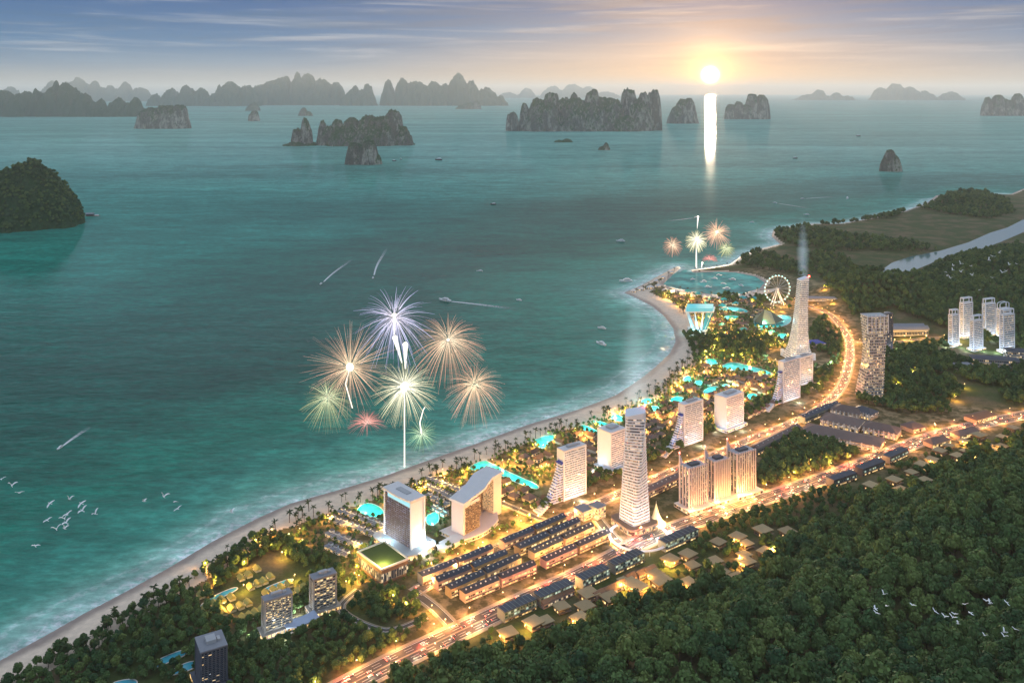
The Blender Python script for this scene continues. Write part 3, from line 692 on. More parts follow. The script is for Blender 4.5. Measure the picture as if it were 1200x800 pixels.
# twisted tower
def twisted(name, label, px, yb, yt, prof, n, twist, deg, win, lean, group=None, slabm=None, base=None, boxy=.32):
    p = G(px, yb); mp = p.y/F; h = (yb-yt)*mp; e = empty(name, p, math.radians(deg)); tag(e, label, 'skyscraper', group)
    OCC.append((p.x, p.y, prof[0][1]*mp+8)); slabm = slabm or WHITE
    def wid(f):
        for (f0, w0), (f1, w1) in zip(prof, prof[1:]):
            if f <= f1: return (w0+(w1-w0)*(f-f0)/(f1-f0))*mp
        return prof[-1][1]*mp
    st = h/n
    for k in range(n):
        f = (k+.5)/n; w = wid(f)*.5/1.18; tw = twist*f; z = k*st; ox = lean*mp*f
        ply = [(x+ox*math.cos(-math.radians(deg)), y+ox*math.sin(-math.radians(deg))) for x, y in rot(rrect(w, w, w*boxy), tw)]
        pli = [(x+ox*math.cos(-math.radians(deg)), y+ox*math.sin(-math.radians(deg))) for x, y in rot(rrect(w-.9, w-.9, w*boxy), tw)]
        MB().prism(pli, z+st*.42, z+st-.01).build('window', win, e)
        MB().prism(ply, z, z+st*.42-.01).build('floor_slab', slabm, e)
    f = 1.0; w = wid(f)*.5/1.18; ox = lean*mp
    ply = [(x+ox*math.cos(-math.radians(deg)), y+ox*math.sin(-math.radians(deg))) for x, y in rot(rrect(w, w, w*boxy), twist)]
    top = [h+.02+(3+6*(0.5+.5*(x*math.cos(math.radians(deg))-y*math.sin(math.radians(deg))-ox)/w)) for x, y in ply]
    MB().prism(ply, h, top).build('crown', slabm, e)
    bx = max(range(len(ply)), key=lambda i: ply[i][0]*math.cos(math.radians(deg))-ply[i][1]*math.sin(math.radians(deg)))
    MB().ball((ply[bx][0], ply[bx][1], top[bx]+1.5), 1.7).build('beacon', REDLAMP, e)
    for k in range(5): q = math.radians(-deg-160+k*35); point_light((wid(0)*1.25*math.cos(q), wid(0)*1.25*math.sin(q), 11), 12000, (.78, .89, 1), 1, e, 'flood_light')
    return e, mp, h
FLOORW = mat('floodlit_white_slab', (.74, .77, .82), .5, .05, .05)
e, mp, h = twisted('twisted_tower', 'tallest white skyscraper in front, a twisted shaft ringed by floor slabs over the road crossing', 743.5, 616, 487, [(0, 34), (.1, 33), (.35, 29), (.7, 27), (1, 27.5)], 38, math.radians(55), 30, WIN_PINK, 1.0, slabm=FLOORW)
w = 22*mp
MB().prism(rrect(w, w, w*.4), -.5, 9).build('podium', BROWN, e); MB().prism(rrect(w+.2, w+.2, w*.4), 2, 7).build('podium_window', WIN_GOLD, e)
def sail(px, py, hgt, wd, label):
    p = G(px, py); mp = p.y/F; e = empty('tent_pavilion', p, math.radians(35)); tag(e, label, 'pavilion')
    m = MB(); n = 14; rings = [(1, 0), (.62, .16), (.36, .42), (.16, .75), (.03, 1.0)]
    vs = []
    for (r, z) in rings:
        for k in range(n):
            q = 2*math.pi*k/n; vs.append((r*wd*mp*math.cos(q)*(1+.1*math.cos(2*q)), r*wd*mp*math.sin(q), z*hgt*mp+.3))
    fs = [(j*n+k, j*n+(k+1) % n, (j+1)*n+(k+1) % n, (j+1)*n+k) for j in range(len(rings)-1) for k in range(n)]
    m.add(vs, fs).build('canopy', mat('lit_fabric', (.75, .70, .42), .6), e)
    MB().tube((0, 0, 0), (0, 0, hgt*mp+4), .35, .2).build('mast', STEEL, e)
    OCC.append((p.x, p.y, wd*mp)); point_light((0, -wd*mp*.9, 9), 7000, (1, .8, .35), 1, e)
sail(769, 614, 24, 12, 'pale peaked tent pavilion glowing beside the foot of the twisted tower')
e, mp, h = twisted('flared_tower', 'slender white skyscraper with a wide flared foot rising near the far end of the bay', 935, 419, 329, [(0, 35), (.06, 29), (.16, 22.5), (.35, 17.5), (.65, 14), (1, 12.5)], 42, 0, 12, WIN_WHITE, 6, slabm=FLOORW, boxy=.2)
for k, (x, y) in enumerate(((-24, -22), (24, -22), (24, 22), (-24, 22))):
    MB().box(x-3, x+3, y-3, y+3, -60*0-.5, 14).build('corner_pier', FLOORW, e)
block('podium_block', 'pale box-like tower block tucked against the foot of the flared skyscraper', 'building', (932, 938, 952, 452, 419), 35, 12, WIN_WHITE, WHITE, ROOFWHITE, (1, 1, 0, 0), .6, wfrac=.5, podium=False)
# white slabs with a ski-slope wing of stepped terraces
def sail_hotel(label, spec, deg, n, ext, group='white hotels with a sloping terraced wing'):
    e, a, b, h = block('terraced_hotel', label, 'hotel', spec, deg, n, WIN_WHITE, WHITE, ROOFWHITE, (1, 0, 0, 0), .8, group, False, .5)
    m = 15; hw = h*.74; st = hw/m; mp = e.location.y/F
    for k in range(m):
        f = k/m; x = -a-(3+(ext-3)*(1-f)**1.5)*mp-.3
        MB().box(x, -a-.02, -b+1, b-1, k*st, k*st+st*.40).build('terrace', WHITE, e)
        MB().box(x+1.6, -a-.02, -b+2.0, b-2.0, k*st+st*.41, k*st+st*.99).build('window', WIN_BLUE, e)
    MB().box(-a-4.5*mp, -a-.02, -b+1, b-1, hw, hw+1.5).build('wing_roof', BLUEROOF, e)
    for k in range(5):
        x0 = -a-(ext+2+k*4.5)*mp; MB().box(x0-1.5*mp, x0+1.5*mp, -b-2-k*3, b-2-k*2, 0, 5.0-k*.8).build('beach_terrace', WHITE, e)
    return e
sail_hotel('terraced white hotel nearest the twin-wing hotel, its wing sweeping down to the left', (654, 661, 686, 587, 528), 36, 20, 22)
sail_hotel('terraced white hotel just beyond the top of the twisted tower', (796, 802, 823, 523, 474), 36, 20, 20)
sail_hotel('farthest terraced white hotel, at the foot of the flared skyscraper', (913, 918, 937, 472, 424), 36, 20, 17)
block('slab_hotel', 'plain pale slab hotel half hidden behind the twisted tower', 'hotel', (701, 716, 733, 554, 507), 40, 16, WIN_WHITE, WHITE, ROOFWHITE, (1, 0, 0, 0), .5, wfrac=.45)
block('slab_hotel', 'plain pale slab hotel standing alone between two terraced hotels', 'hotel', (838, 851, 871, 506, 466), 40, 15, WIN_WHITE, WHITE, ROOFWHITE, (1, 0, 0, 0), .5, wfrac=.45)
# three finned towers
FINP = mat('rose_fin', (.62, .54, .56), .5, .05, .05)
for spec, lb in (((800, 805, 825, 598, 549), 'finned tower with a spiked corner, nearest the twisted tower of the trio'), ((830, 835, 852, 588, 541), 'finned tower with a spiked corner, middle of the trio'), ((856, 861, 882, 581, 532), 'finned tower with a spiked corner, farthest right of the trio')):
    ctr, Lr, Ll, h, t = fit(*spec, 30); e = empty('finned_tower', ctr, t); tag(e, lb, 'tower', 'three finned towers by the main road'); a, b = Lr/2, max(Ll/2, 9); OCC.append((ctr.x, ctr.y, a*1.5))
    MB().box(-a, a, -b, b, -.5, h).build('wall', DARKC, e)
    storeys(e, -a, a, -b, b, 7, h-2, 17, WIN_DAY, FINP, (1, 1, 0, 0), 0, .7)
    for k in range(9):
        x = -a+2*a*k/8; MB().box(x-.55, x+.55, -b-1.5, -b+.3, 5, h+3).build('fin', FINP, e)
    for k in range(4):
        y = -b+2*b*k/3; MB().box(-a-1.5, -a+.3, y-.55, y+.55, 5, h+3).build('fin', FINP, e)
    MB().prism([(-a-1.7, b-.5), (-a+4, b-.5), (-a+4, b+1.2), (-a-1.7, b+1.2)], -.5, [h+16, h+4, h+4, h+16]).build('corner_blade', FINP, e)
    MB().ball((-a-1.2, b+.4, h+17), 1.3).build('beacon', REDLAMP, e)
    MB().box(-a-.6, a+.6, -b-.6, b+.6, h, h+1.2).build('roof', CONC, e); MB().box(-a*.5, a*.5, -b*.5, b*.5, h+1.2, h+4).build('plant_room', DARKC, e)
    MB().box(-a-7, a+7, -b-9, b+5, -.5, 5).build('podium', WARMW, e); MB().box(-a-7.15, a+7.15, -b-9.15, b+5.15, 1, 4).build('shopfront', WIN_SHOP, e)
    point_light((0, -b-14, 6), 7000, (1, .66, .22), 1, e)
# bending tower and its dark neighbour
p = G(1022, 463); mp = p.y/F; e = empty('bending_tower', p, math.radians(8)); tag(e, 'grey striped tower with a bending profile beside the curve of the boulevard', 'tower'); OCC.append((p.x, p.y, 30))
n = 28; h = 93*mp; st = h/n
for k in range(n):
    f = k/n; ox = (-4+7*math.sin(f*2.0))*mp; w = (11.5+1.5*math.cos(f*6))*mp
    MB().box(ox-w, ox+w, -13, 13, k*st, k*st+st*.38).build('floor_slab', CONC, e); MB().box(ox-w+.7, ox+w-.7, -12.4, 12.4, k*st+st*.385, k*st+st*.99).build('window', WIN_DAY, e)
MB().box(ox-w, ox+w, -13, 13, h, h+2).build('roof', CONC, e)
for k in range(6): x = ox-w+2*w*k/5; MB().box(x-.6, x+.6, -13.8, -13.05, h*.80, h+5).build('fin', WHITE, e)
block('dark_tower', 'narrow dark tower standing close behind the bending grey tower', 'tower', (1032, 1035, 1046, 412, 368), 20, 16, WIN_DARK, DARKC, DARKC, (1, 1, 0, 0), .6)
p = G(1063, 391); mp = p.y/F; e = empty('exhibition_hall', p, math.radians(4)); tag(e, 'low wide hall with a folded grey metal roof below the wooded hill', 'hall'); OCC.append((p.x, p.y, 50))
MB().box(-46, 42, -16, 18, -.5, 12).build('wall', CONC, e)
for k in range(4): y = -17+k*9; MB().prism([(-48, y), (44+(k % 2)*6, y), (44+(k % 2)*6, y+9), (-48, y+9)], 12.01, [15, 13, 18.5, 20]).build('roof', ROOFGREY, e)
MB().box(-46.1, 42.1, -16.1, 18, 2, 9).build('window', WIN_DARK, e)
# six white towers with open roof frames
for spec, lb in (((1112, 1116, 1123.5, 406, 369), 'shortest-left white apartment tower of the six below the wooded hill'), ((1125, 1129, 1139.5, 396, 355), 'tall white apartment tower second from the hall, behind the golden court'),
                 ((1137, 1141, 1151.5, 411, 376), 'low white apartment tower in the front middle of the six'), ((1151.5, 1155, 1166, 394, 356), 'tall white apartment tower behind the low middle one'),
                 ((1168, 1172, 1183, 399, 362), 'white apartment tower with an arched roof frame, rear right of the six'), ((1172, 1176, 1188.5, 413, 369), 'front right white apartment tower of the six')):
    e, a, b, h = block('apartment_tower', lb, 'apartment tower', spec, 24, 15, WIN_DAY, WHITE, ROOFWHITE, (1, 1, 0, 0), .7, 'six white towers below the wooded hill', True, .5, plant=False)
    for (x, y) in ((-a, -b), (a-1.5, -b), (-a, b-1.5), (a-1.5, b-1.5)): MB().box(x, x+1.5, y, y+1.5, h+.003, h+9).build('roof_post', WHITE, e)
    f = MB()
    if 'arched' in lb:
        for s in (-b, b-1.5):
            for k in range(6):
                q0, q1 = math.pi*k/6, math.pi*(k+1)/6
                f.tube((-a*math.cos(q0), s+.7, h+9+5*math.sin(q0)), (-a*math.cos(q1), s+.7, h+9+5*math.sin(q1)), .9, n=5)
    else: f.box(-a, a, -b, -b+1.5, h+9, h+11).box(-a, a, b-1.5, b, h+9, h+11).box(-a, -a+1.5, -b+1.5, b-1.5, h+9, h+11).box(a-1.5, a, -b+1.5, b-1.5, h+9, h+11)
    f.build('roof_frame', WHITE, e)
# the quiet hotels of the near left corner
for spec, lb in (((308, 311, 341, 746, 703), 'grey-roofed balcony hotel left of the blue lobby roof'), ((364, 368, 393, 721, 678), 'grey-roofed balcony hotel right of the blue lobby roof')):
    block('balcony_hotel', lb, 'hotel', spec, 33, 12, window_mat('hotel_window', (.04, .05, .06), (1, .80, .45), .9, .40, 3.6) if 'HW' not in globals() else HW, mat('taupe_render', (.34, .31, .27), .7), ROOFGREY, (1, 1, 0, 0), 1.0, 'pair of grey balcony hotels', True, .6)
block('dark_hotel', 'dark unlit tower block with a pale roof among trees at the bottom left', 'hotel', (230, 236, 265, 812, 763), 30, 17, WIN_DARK, mat('blue_grey_render', (.10, .11, .14), .7), ROOFGREY, (1, 1, 0, 0), .8)
p = G(352, 732); e = empty('hotel_lobby', p, math.radians(33)); tag(e, 'low curved lobby with a blue-white roof between the two grey balcony hotels', 'building')
q = [(-17+34*k/8, -7-4*math.sin(math.pi*k/8)) for k in range(9)]+[(17-34*k/8, 7-4*math.sin(math.pi*k/8)) for k in range(9)]
MB().prism(q, -.5, 6).build('wall', WARMW, e); MB().prism([(x*1.06, y*1.12) for x, y in q], 6.01, 7).build('roof', mat('pale_blue_roof', (.38, .46, .62), .4), e); MB().prism([(x*1.005, y-.1) for x, y in q], 1.2, 4.8).build('window', WIN_GOLD, e); OCC.append((p.x, p.y, 20))
# square arena with a lawn on its roof
ctr, Lr, Ll, h, t = fit(420, 447, 478, 686, 668, 40); e = empty('lawn_roof_hall', ctr, t); tag(e, 'square hall with a floodlit lawn on its roof beside the blue-lit hotel tower', 'hall'); a, b = Lr/2, Ll/2; OCC.append((ctr.x, ctr.y, a*1.35))
MB().box(-a, a, -b, b, -.5, h).build('wall', BROWN, e); MB().box(-a-.15, a+.15, -b-.15, b+.15, 3, h-5).build('window', WIN_DAY, e)
for (x0, x1, y0, y1) in ((-a-1, a+1, -b-1, -b+.6), (-a-1, a+1, b-.6, b+1), (-a-1, -a+.6, -b+.6, b-.6), (a-.6, a+1, -b+.6, b-.6)): MB().box(x0, x1, y0, y1, h+.003, h+2).build('parapet', WARMW, e)
MB().box(-a+.62, a-.62, -b+.62, b-.62, h+.004, h+.5).build('roof_lawn', LAWN, e)
point_light((-a*.6, -b*.7, h+8), 30000, (1, .85, .4), 1, e)
# ------------------------------------------------------------------ shop streets, malls, villas
def terrace_house(label, p0, p1, dep, hh, wall, win, roofm, group, units, flat=False, name='shophouse_terrace', z=None):
    """a continuous terrace between two ground points given by picture positions (front foot line)"""
    a = G(*p0); b = G(*p1); d = (b-a); d.z = 0; L = d.length; t = math.atan2(d.y, d.x)
    e = empty(name, a, t); tag(e, label, 'shophouses', group)
    for k in range(int(L/8)+1): q = a+d*min(1, k*8/L); OCC.append((q.x-math.sin(t)*dep/2, q.y+math.cos(t)*dep/2, dep*.62))
    MB().box(0, L, 0, dep, -.5, hh).build('wall', wall, e)
    MB().box(.4, L-.4, -.14, dep+.14, .6, 3.4).build('shopfront', WIN_SHOP, e)
    ns = max(1, int((hh-4)/3.3))
    for k in range(ns): z = 4.3+k*3.3; MB().box(.4, L-.4, -.12, dep+.12, z+.5, z+2.5).build('window', win, e)
    for k in range(units+1):
        x = L*k/units; MB().box(x-.25, x+.25, -.5, dep+.5, -.5, hh+(.9 if flat else .3)).build('party_wall', wall, e)
    if flat:
        MB().box(-.4, L+.4, -.6, dep+.6, hh+.002, hh+.6).build('roof', roofm, e)
    else:
        m = MB(); n = units
        m.add([(-.4, -.8, hh+.01), (L+.4, -.8, hh+.01), (L+.4, dep/2, hh+3.4), (-.4, dep/2, hh+3.4), (-.4, dep+.8, hh+.01), (L+.4, dep+.8, hh+.01)], [(0, 1, 2, 3), (3, 2, 5, 4), (0, 3, 4), (1, 5, 2), (0, 4, 5, 1)])
        m.build('roof', roofm, e)
        for k in range(units):
            x = L*(k+.5)/units; MB().box(x-.7, x+.7, dep*.25, dep*.25+1.3, hh+1.0, hh+3.0).build('dormer', WARMW, e)
    MB().box(0, L, -2.2, -.62, 3.55, 3.8).build('awning', BROWN, e)
    return e
SHW = [mat('cream_shop_wall', (.55, .42, .30), .8), mat('rose_shop_wall', (.52, .33, .28), .8), mat('ochre_shop_wall', (.50, .36, .19), .8)]
def crop4(x, y): return (460+x/3.636, 580+y/3.636)
rows = [((130, 385), (430, 262), 12), ((195, 408), (492, 285), 12), ((250, 440), (548, 303), 12), ((310, 460), (612, 333), 12), ((478, 238), (740, 125), 12), ((545, 260), (800, 140), 11), ((605, 280), (860, 162), 11), ((655, 315), (930, 190), 11)]
nm = ['first', 'second', 'third', 'fourth']
i = 0
for k, (q0, q1, hh) in enumerate(rows):
    for s, (f0, f1) in enumerate(((0, .48), (.52, 1.0))):
        A = (q0[0]+(q1[0]-q0[0])*f0, q0[1]+(q1[1]-q0[1])*f0); B = (q0[0]+(q1[0]-q0[0])*f1, q0[1]+(q1[1]-q0[1])*f1)
        lb = 'slate-roofed lit shophouse terrace, %s row from the boulevard, %s block, %s half' % (nm[k % 4], 'near-left' if k < 4 else 'far-right', 'left' if s == 0 else 'right')
        terrace_house(lb, crop4(*A), crop4(*B), 11, hh-1.5, SHW[(k+s) % 3], WIN_SHOP, ROOFDARK, 'shophouse terraces between boulevard and main road', 7)
GREENW = mat('grey_green_wall', (.20, .24, .22), .8)
for k, (q0, q1) in enumerate((((478, 545), (612, 487)), ((632, 480), (770, 418)), ((812, 405), (925, 352)), ((950, 340), (1072, 285)))):
    terrace_house('teal-glazed flat-topped terrace south of the main road, %s of four from the bottom' % nm[k], crop4(*q0), crop4(*q1), 13, 11, GREENW, WIN_TEAL, ROOFDARK, 'teal-glazed terraces along the main road', 8, True)
terrace_house('teal-glazed terrace alone beyond the ring footbridge, at the edge of the hillside villas', (780, 647), (818, 630), 12, 11, GREENW, WIN_TEAL, ROOFDARK, 'teal-glazed terraces along the main road', 8, True)
for k, (q0, q1) in enumerate((((977, 571), (1004, 562)), ((1011, 558), (1037, 548)), ((1043, 544), (1064, 534)))):
    terrace_house('black-roofed terrace by the road end, %s of three towards the distance' % nm[k], q0, q1, 13, 10, DARKC, WIN_TEAL, ROOFDARK, 'black-roofed terraces near the mall', 6, True)
def crop7(x, y): return (760+x/2.727, 460+y/2.727)
for k, (q0, q1) in enumerate((((-14, 345), (112, 285)), ((180, 275), (345, 205)), ((350, 200), (488, 128)), ((500, 100), (612, 52)))):
    terrace_house('long dusty-roofed arcade along the boulevard, %s of four from the twisted tower' % nm[k], crop7(*q0), crop7(*q1), 15, 10, GREENW if k else SHW[1], WIN_SHOP if k == 0 else WIN_DARK, ROOFMALL if k % 2 == 0 else ROOFDARK, 'arcades along the boulevard', 9, name='arcade_terrace')
for k, (x, y) in enumerate(((655, 455), (700, 432), (740, 415), (880, 425), (925, 405), (965, 385), (1015, 350), (1060, 335), (1095, 322))):
    p = G(*crop4(x, y+12)); e = empty('row_house', p, math.radians(38)); tag(e, 'red-brown roofed small houses behind the teal-glazed terraces' if 0 else 'red-brown pitched-roof house in the line behind the teal-glazed terraces', 'house', 'brown houses behind the teal terraces'); OCC.append((p.x, p.y, 9))
    MB().box(-8, 8, -5, 5, -.5, 5.5).build('wall', SHW[1], e); MB().box(-7, 7, -5.1, 5.1, 1.2, 3.2).build('window', WIN_DAY, e)
    MB().add([(-8.6, -5.8, 5.5), (8.6, -5.8, 5.5), (8.6, 5.8, 5.5), (-8.6, 5.8, 5.5), (-8.6, 0, 9), (8.6, 0, 9)], [(0, 1, 5, 4), (2, 3, 4, 5), (0, 4, 3), (1, 2, 5), (0, 3, 2, 1)]).build('roof', ROOFBROWN, e)
# mall complex
def hip(m, a, b, z0, z1, o=1.5):
    r = min(a, b)*.8
    if a >= b: rid = [(-a+r, 0, z1), (a-r, 0, z1)]
    else: rid = [(0, -b+r, z1), (0, b-r, z1)]
    v = [(-a-o, -b-o, z0), (a+o, -b-o, z0), (a+o, b+o, z0), (-a-o, b+o, z0)]+rid
    f = [(0, 1, 5, 4), (2, 3, 4, 5), (0, 4, 3), (1, 2, 5)] if a >= b else [(0, 1, 4), (1, 2, 5, 4), (2, 3, 5), (3, 0, 4, 5)]
    return m.add(v, f+[(0, 3, 2, 1)])
MALL = [((500, 128), (745, 180), 20, 'long front wing of the brown-roofed mall, along the tree triangle', .0), ((560, 92), (680, 118), 20, 'middle wing of the brown-roofed mall', 0), ((690, 118), (800, 142), 17, 'right wing of the brown-roofed mall beside the domed hall', 0), ((590, 62), (680, 80), 18, 'rear wing of the brown-roofed mall', 0), ((660, 66), (722, 84), 14, 'small slate wing at the rear corner of the brown-roofed mall', 1)]
for (q0, q1, dep, lb, sl_) in MALL:
    a0 = G(*crop7(*q0)); b0 = G(*crop7(*q1)); d = b0-a0; L = d.length; t = math.atan2(d.y, d.x); mid = (a0+b0)/2
    e = empty('mall_wing', mid, t); tag(e, lb, 'mall', 'wings of the brown-roofed mall')
    for k in range(6): q = a0+d*(k/5); OCC.append((q.x, q.y, dep))
    MB().box(-L/2, L/2, -dep, dep, -.5, 10).build('wall', SHW[0], e)
    MB().box(-L/2+.3, L/2-.3, -dep-.15, dep+.15, .8, 4).build('shopfront', WIN_SHOP, e); MB().box(-L/2-.12, L/2+.12, -dep-.1, dep+.1, 5.4, 8.4).build('window', WIN_PINK, e)
    hip(MB(), L/2, dep, 10.02, 17).build('roof', ROOFMALL if not sl_ else ROOFDARK, e)
    for k in range(7): x = -L/2+L*(k+.5)/7; MB().box(x-1.2, x+1.2, -dep-.9, -dep-.1, 0, 11).build('bay_pier', WARMW, e)
for (x, y, w, dp, lb) in ((845, 118, 15, 13, 'round-ended brown hall at the right end of the mall'), (922, 165, 22, 9, 'brown-roofed long shed left of two by the right-hand road'), (1012, 137, 26, 9, 'brown-roofed long shed right of two by the right-hand road'), (1060, 85, 27, 12, 'low red-brown roofed pavilion at the edge of the wood')):
    p = G(*crop7(x, y)); e = empty('market_hall', p, math.radians(28)); tag(e, lb, 'hall'); OCC.append((p.x, p.y, w+4))
    MB().box(-w, w, -dp, dp, -.5, 7).build('wall', SHW[0], e); MB().box(-w+.3, w-.3, -dp-.12, dp+.12, 1, 5.2).build('window', WIN_SHOP, e); hip(MB(), w, dp, 7.02, 12.5).build('roof', ROOFMALL if 'red' not in lb else ROOFBROWN, e)
# long civic building and rooftop strip at the right edge
for (px, py, w, dp, hh, deg, lb, rm) in ((1165, 428, 44, 13, 16, -12, 'long grey-roofed block with lit windows below the six white towers', ROOFDARK), (1196, 420, 30, 12, 18, -12, 'grey-roofed block at the right edge behind the long one', ROOFDARK), (1128, 431, 18, 9, 8, 5, 'small grey flat-roofed hall in the wood left of the long grey block', ROOFGREY), (952, 405, 24, 16, 9, 10, 'blue-lit flat shed at the foot of the flared skyscraper', BLUEROOF),
                                  (962, 352, 40, 10, 7, -6, 'grey low-roofed depot at the far end of the boulevard', ROOFGREY)):
    p = G(px, py); e = empty('long_hall', p, math.radians(deg)); tag(e, lb, 'building'); OCC.append((p.x, p.y, w*.8))
    MB().box(-w, w, -dp, dp, -.5, hh).build('wall', CONC, e); MB().box(-w-.1, w+.1, -dp-.1, dp+.1, hh*.25, hh*.45).build('window', WIN_DAY, e); MB().box(-w-.12, w+.12, -dp-.12, dp+.12, hh*.6, hh*.85).build('window', WIN_DAY, e)
    hip(MB(), w, dp, hh+.02, hh+4).build('roof', rm, e)
p = G(690, 607); 
for k, (x, y, w, hh) in enumerate(((684, 606, 9, 12), (700, 605, 8, 15))):
    p = G(x, y); e = empty('corner_block', p, math.radians(40)); tag(e, ['squat pale corner block between boulevard and shop streets', 'taller pale corner block beside the squat one'][k], 'building'); OCC.append((p.x, p.y, 14))
    MB().box(-w, w, -w, w, -.5, hh).build('wall', SHW[0], e); storeys(e, -w, w, -w, w, 1, hh-1, 3, WIN_SHOP, SHW[0], (1, 1, 0, 0), 0); MB().box(-w-.6, w+.6, -w-.6, w+.6, hh, hh+1).build('roof', ROOFGREY, e)

# swimming pools: sunk basins with a pale rim and a turquoise floor under water
def pool_mat():
    m = bpy.data.materials.new('pool_water'); m.use_nodes = True; n = NT(m.node_tree); b = n.n['Principled BSDF']
    pos = n.node('ShaderNodeNewGeometry').outputs['Position']
    n.put(b.inputs['Base Color'], n.mix(n.smooth(n.noise(pos, .08, 3), .35, .65), (.02, .50, .48), (.07, .70, .63)))
    b.inputs['Roughness'].default_value = .12
    bp = n.node('ShaderNodeBump'); bp.inputs['Strength'].default_value = .15; n.put(bp.inputs['Height'], n.noise(pos, .6, 3)); n.l.new(bp.outputs[0], b.inputs['Normal'])
    return m
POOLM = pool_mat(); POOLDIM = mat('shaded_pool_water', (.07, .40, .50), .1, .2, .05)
def chaikin(p, n=2):
    for _ in range(n):
        q = []
        for i in range(len(p)):
            a, b = p[i], p[(i+1) % len(p)]; q += [(a[0]*.75+b[0]*.25, a[1]*.75+b[1]*.25), (a[0]*.25+b[0]*.75, a[1]*.25+b[1]*.75)]
        p = q
    return p
def pool(label, px, dim=False, lit=1, power=16000):
    w = [P(x, y, 4.2)[:2] for x, y in px]; w = chaikin(w); c = np.mean(w, 0)
    if np.sum([w[i][0]*w[(i+1) % len(w)][1]-w[(i+1) % len(w)][0]*w[i][1] for i in range(len(w))]) < 0: w = w[::-1]
    POOLS.append(np.array(w)); g = tz(*c)
    e = empty('swimming_pool', (c[0], c[1], g)); tag(e, label, 'pool')
    l = [(x-c[0], y-c[1]) for x, y in w]; n = len(l); arr = np.array(l)
    tg = np.roll(arr, -1, 0)-np.roll(arr, 1, 0); tg /= np.hypot(tg[:, 0], tg[:, 1])[:, None]+1e-9; o = arr+np.stack([tg[:, 1], -tg[:, 0]], -1)*1.1
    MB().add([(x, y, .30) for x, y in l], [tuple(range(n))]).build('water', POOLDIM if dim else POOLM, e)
    v = [(x, y, .5) for x, y in l]+[(x, y, .5) for x, y in o]+[(x, y, -.3) for x, y in l]+[(x, y, -.3) for x, y in o]
    MB().add(v, [f for i in range(n) for f in ((i, n+i, n+(i+1) % n, (i+1) % n), (n+i, 3*n+i, 3*n+(i+1) % n, n+(i+1) % n), (i, (i+1) % n, 2*n+(i+1) % n, 2*n+i))]).build('coping', WARMW, e)
    if lit:
        span = arr.max(0)-arr.min(0); k = lit
        ax = np.linalg.svd(arr-arr.mean(0))[2][0]; pr = arr@ax; lo, hi = pr.min(), pr.max()
        for i in range(k):
            q = ax*(lo+(hi-lo)*(i+.5)/k); point_light((q[0], q[1], 7), power/k*1.0, (.15, 1.0, .88), .8, e, 'pool_fill_light')  # cyan lights added above the water to stand in for underwater lamps
def c2(l): return [(600+x/4, 440+y/4) for x, y in l]
def c3(l): return [(380+x/4.446, 520+y/4.446) for x, y in l]
def c5(l): return [(740+x/4.446, 300+y/4.446) for x, y in l]
def c6(l): return [(x/3.077, 540+y/3.077) for x, y in l]
def c6b(l): return [(160+x/4, 620+y/4) for x, y in l]
pool('turquoise pool beside the blue-lit hotel tower on the beach side', c3([(160, 350), (215, 300), (300, 330), (320, 385), (200, 375)]), lit=2)
pool('long winding turquoise lagoon pool behind the twin-wing hotel', c3([(745, 125), (830, 80), (870, 100), (1000, 165), (1120, 215), (1110, 240), (1000, 200), (850, 130), (770, 140)]), lit=4, power=30000)
pool('small pale pool between the two front hotels', c3([(535, 370), (590, 350), (600, 400), (560, 430), (530, 410)]))
pool('kinked turquoise pool left of the nearest terraced hotel', c2([(100, 300), (190, 275), (205, 290), (165, 320), (150, 350), (105, 320)]), lit=2)
pool('pair-shaped turquoise pool between the first terraced hotel and the slab hotel', c2([(315, 235), (345, 230), (410, 265), (395, 280), (330, 255)]), lit=2)
pool('thin canal pool running towards the top of the twisted tower', c2([(365, 208), (420, 215), (510, 248), (500, 260), (420, 240)]), lit=2)
pool('turquoise pool just left of the twisted tower crown', c2([(460, 190), (490, 178), (525, 198), (520, 218), (470, 208)]))
pool('oval turquoise pool just right of the twisted tower crown', c2([(605, 115), (640, 105), (665, 120), (640, 135), (610, 130)]))
pool('little square turquoise pool below the oval one', c2([(655, 140), (690, 145), (680, 170), (655, 160)]))
pool('turquoise pool behind the middle terraced hotel', c2([(735, 110), (780, 95), (815, 110), (790, 128), (750, 125)]), lit=2)
pool('five-sided turquoise pool nearest the bay among the trees', c5([(385, 535), (440, 535), (450, 568), (395, 570)]))
pool('curving row-shaped turquoise pool in front of the flared skyscraper', c5([(465, 575), (520, 548), (640, 578), (735, 608), (730, 625), (600, 592), (480, 594)]), lit=3, power=26000)
pool('turquoise beach pool left of the villa lawns', c5([(265, 640), (300, 618), (320, 650), (280, 658)]))
pool('small turquoise pool right of the turquoise beach pool', c5([(330, 650), (370, 648), (362, 674), (335, 670)]))
pool('slanting green-lit pool in the villa lawns', c5([(370, 700), (440, 672), (452, 690), (385, 727)]))
pool('small green-lit pool in the middle of the villa lawns', c5([(470, 668), (512, 668), (502, 692)]))
pool('green-lit pool left of the farthest terraced hotel', c5([(600, 720), (650, 712), (665, 750), (610, 752)]))
pool('wide bright turquoise water park basin round the faceted pavilion', c5([(632, 335), (700, 315), (830, 303), (832, 350), (760, 374), (640, 374)]), lit=3, power=60000)
pool('turquoise water park stream left of the faceted pavilion', c5([(480, 312), (555, 308), (562, 336), (490, 335)]), lit=1, power=24000)
pool('thin turquoise stream at the back of the water park', c5([(455, 268), (530, 262), (610, 282), (600, 296), (520, 284), (460, 284)]), lit=1, power=16000)
pool('turquoise pool in front of the flared skyscraper', c5([(760, 405), (810, 402), (806, 432), (765, 432)]))
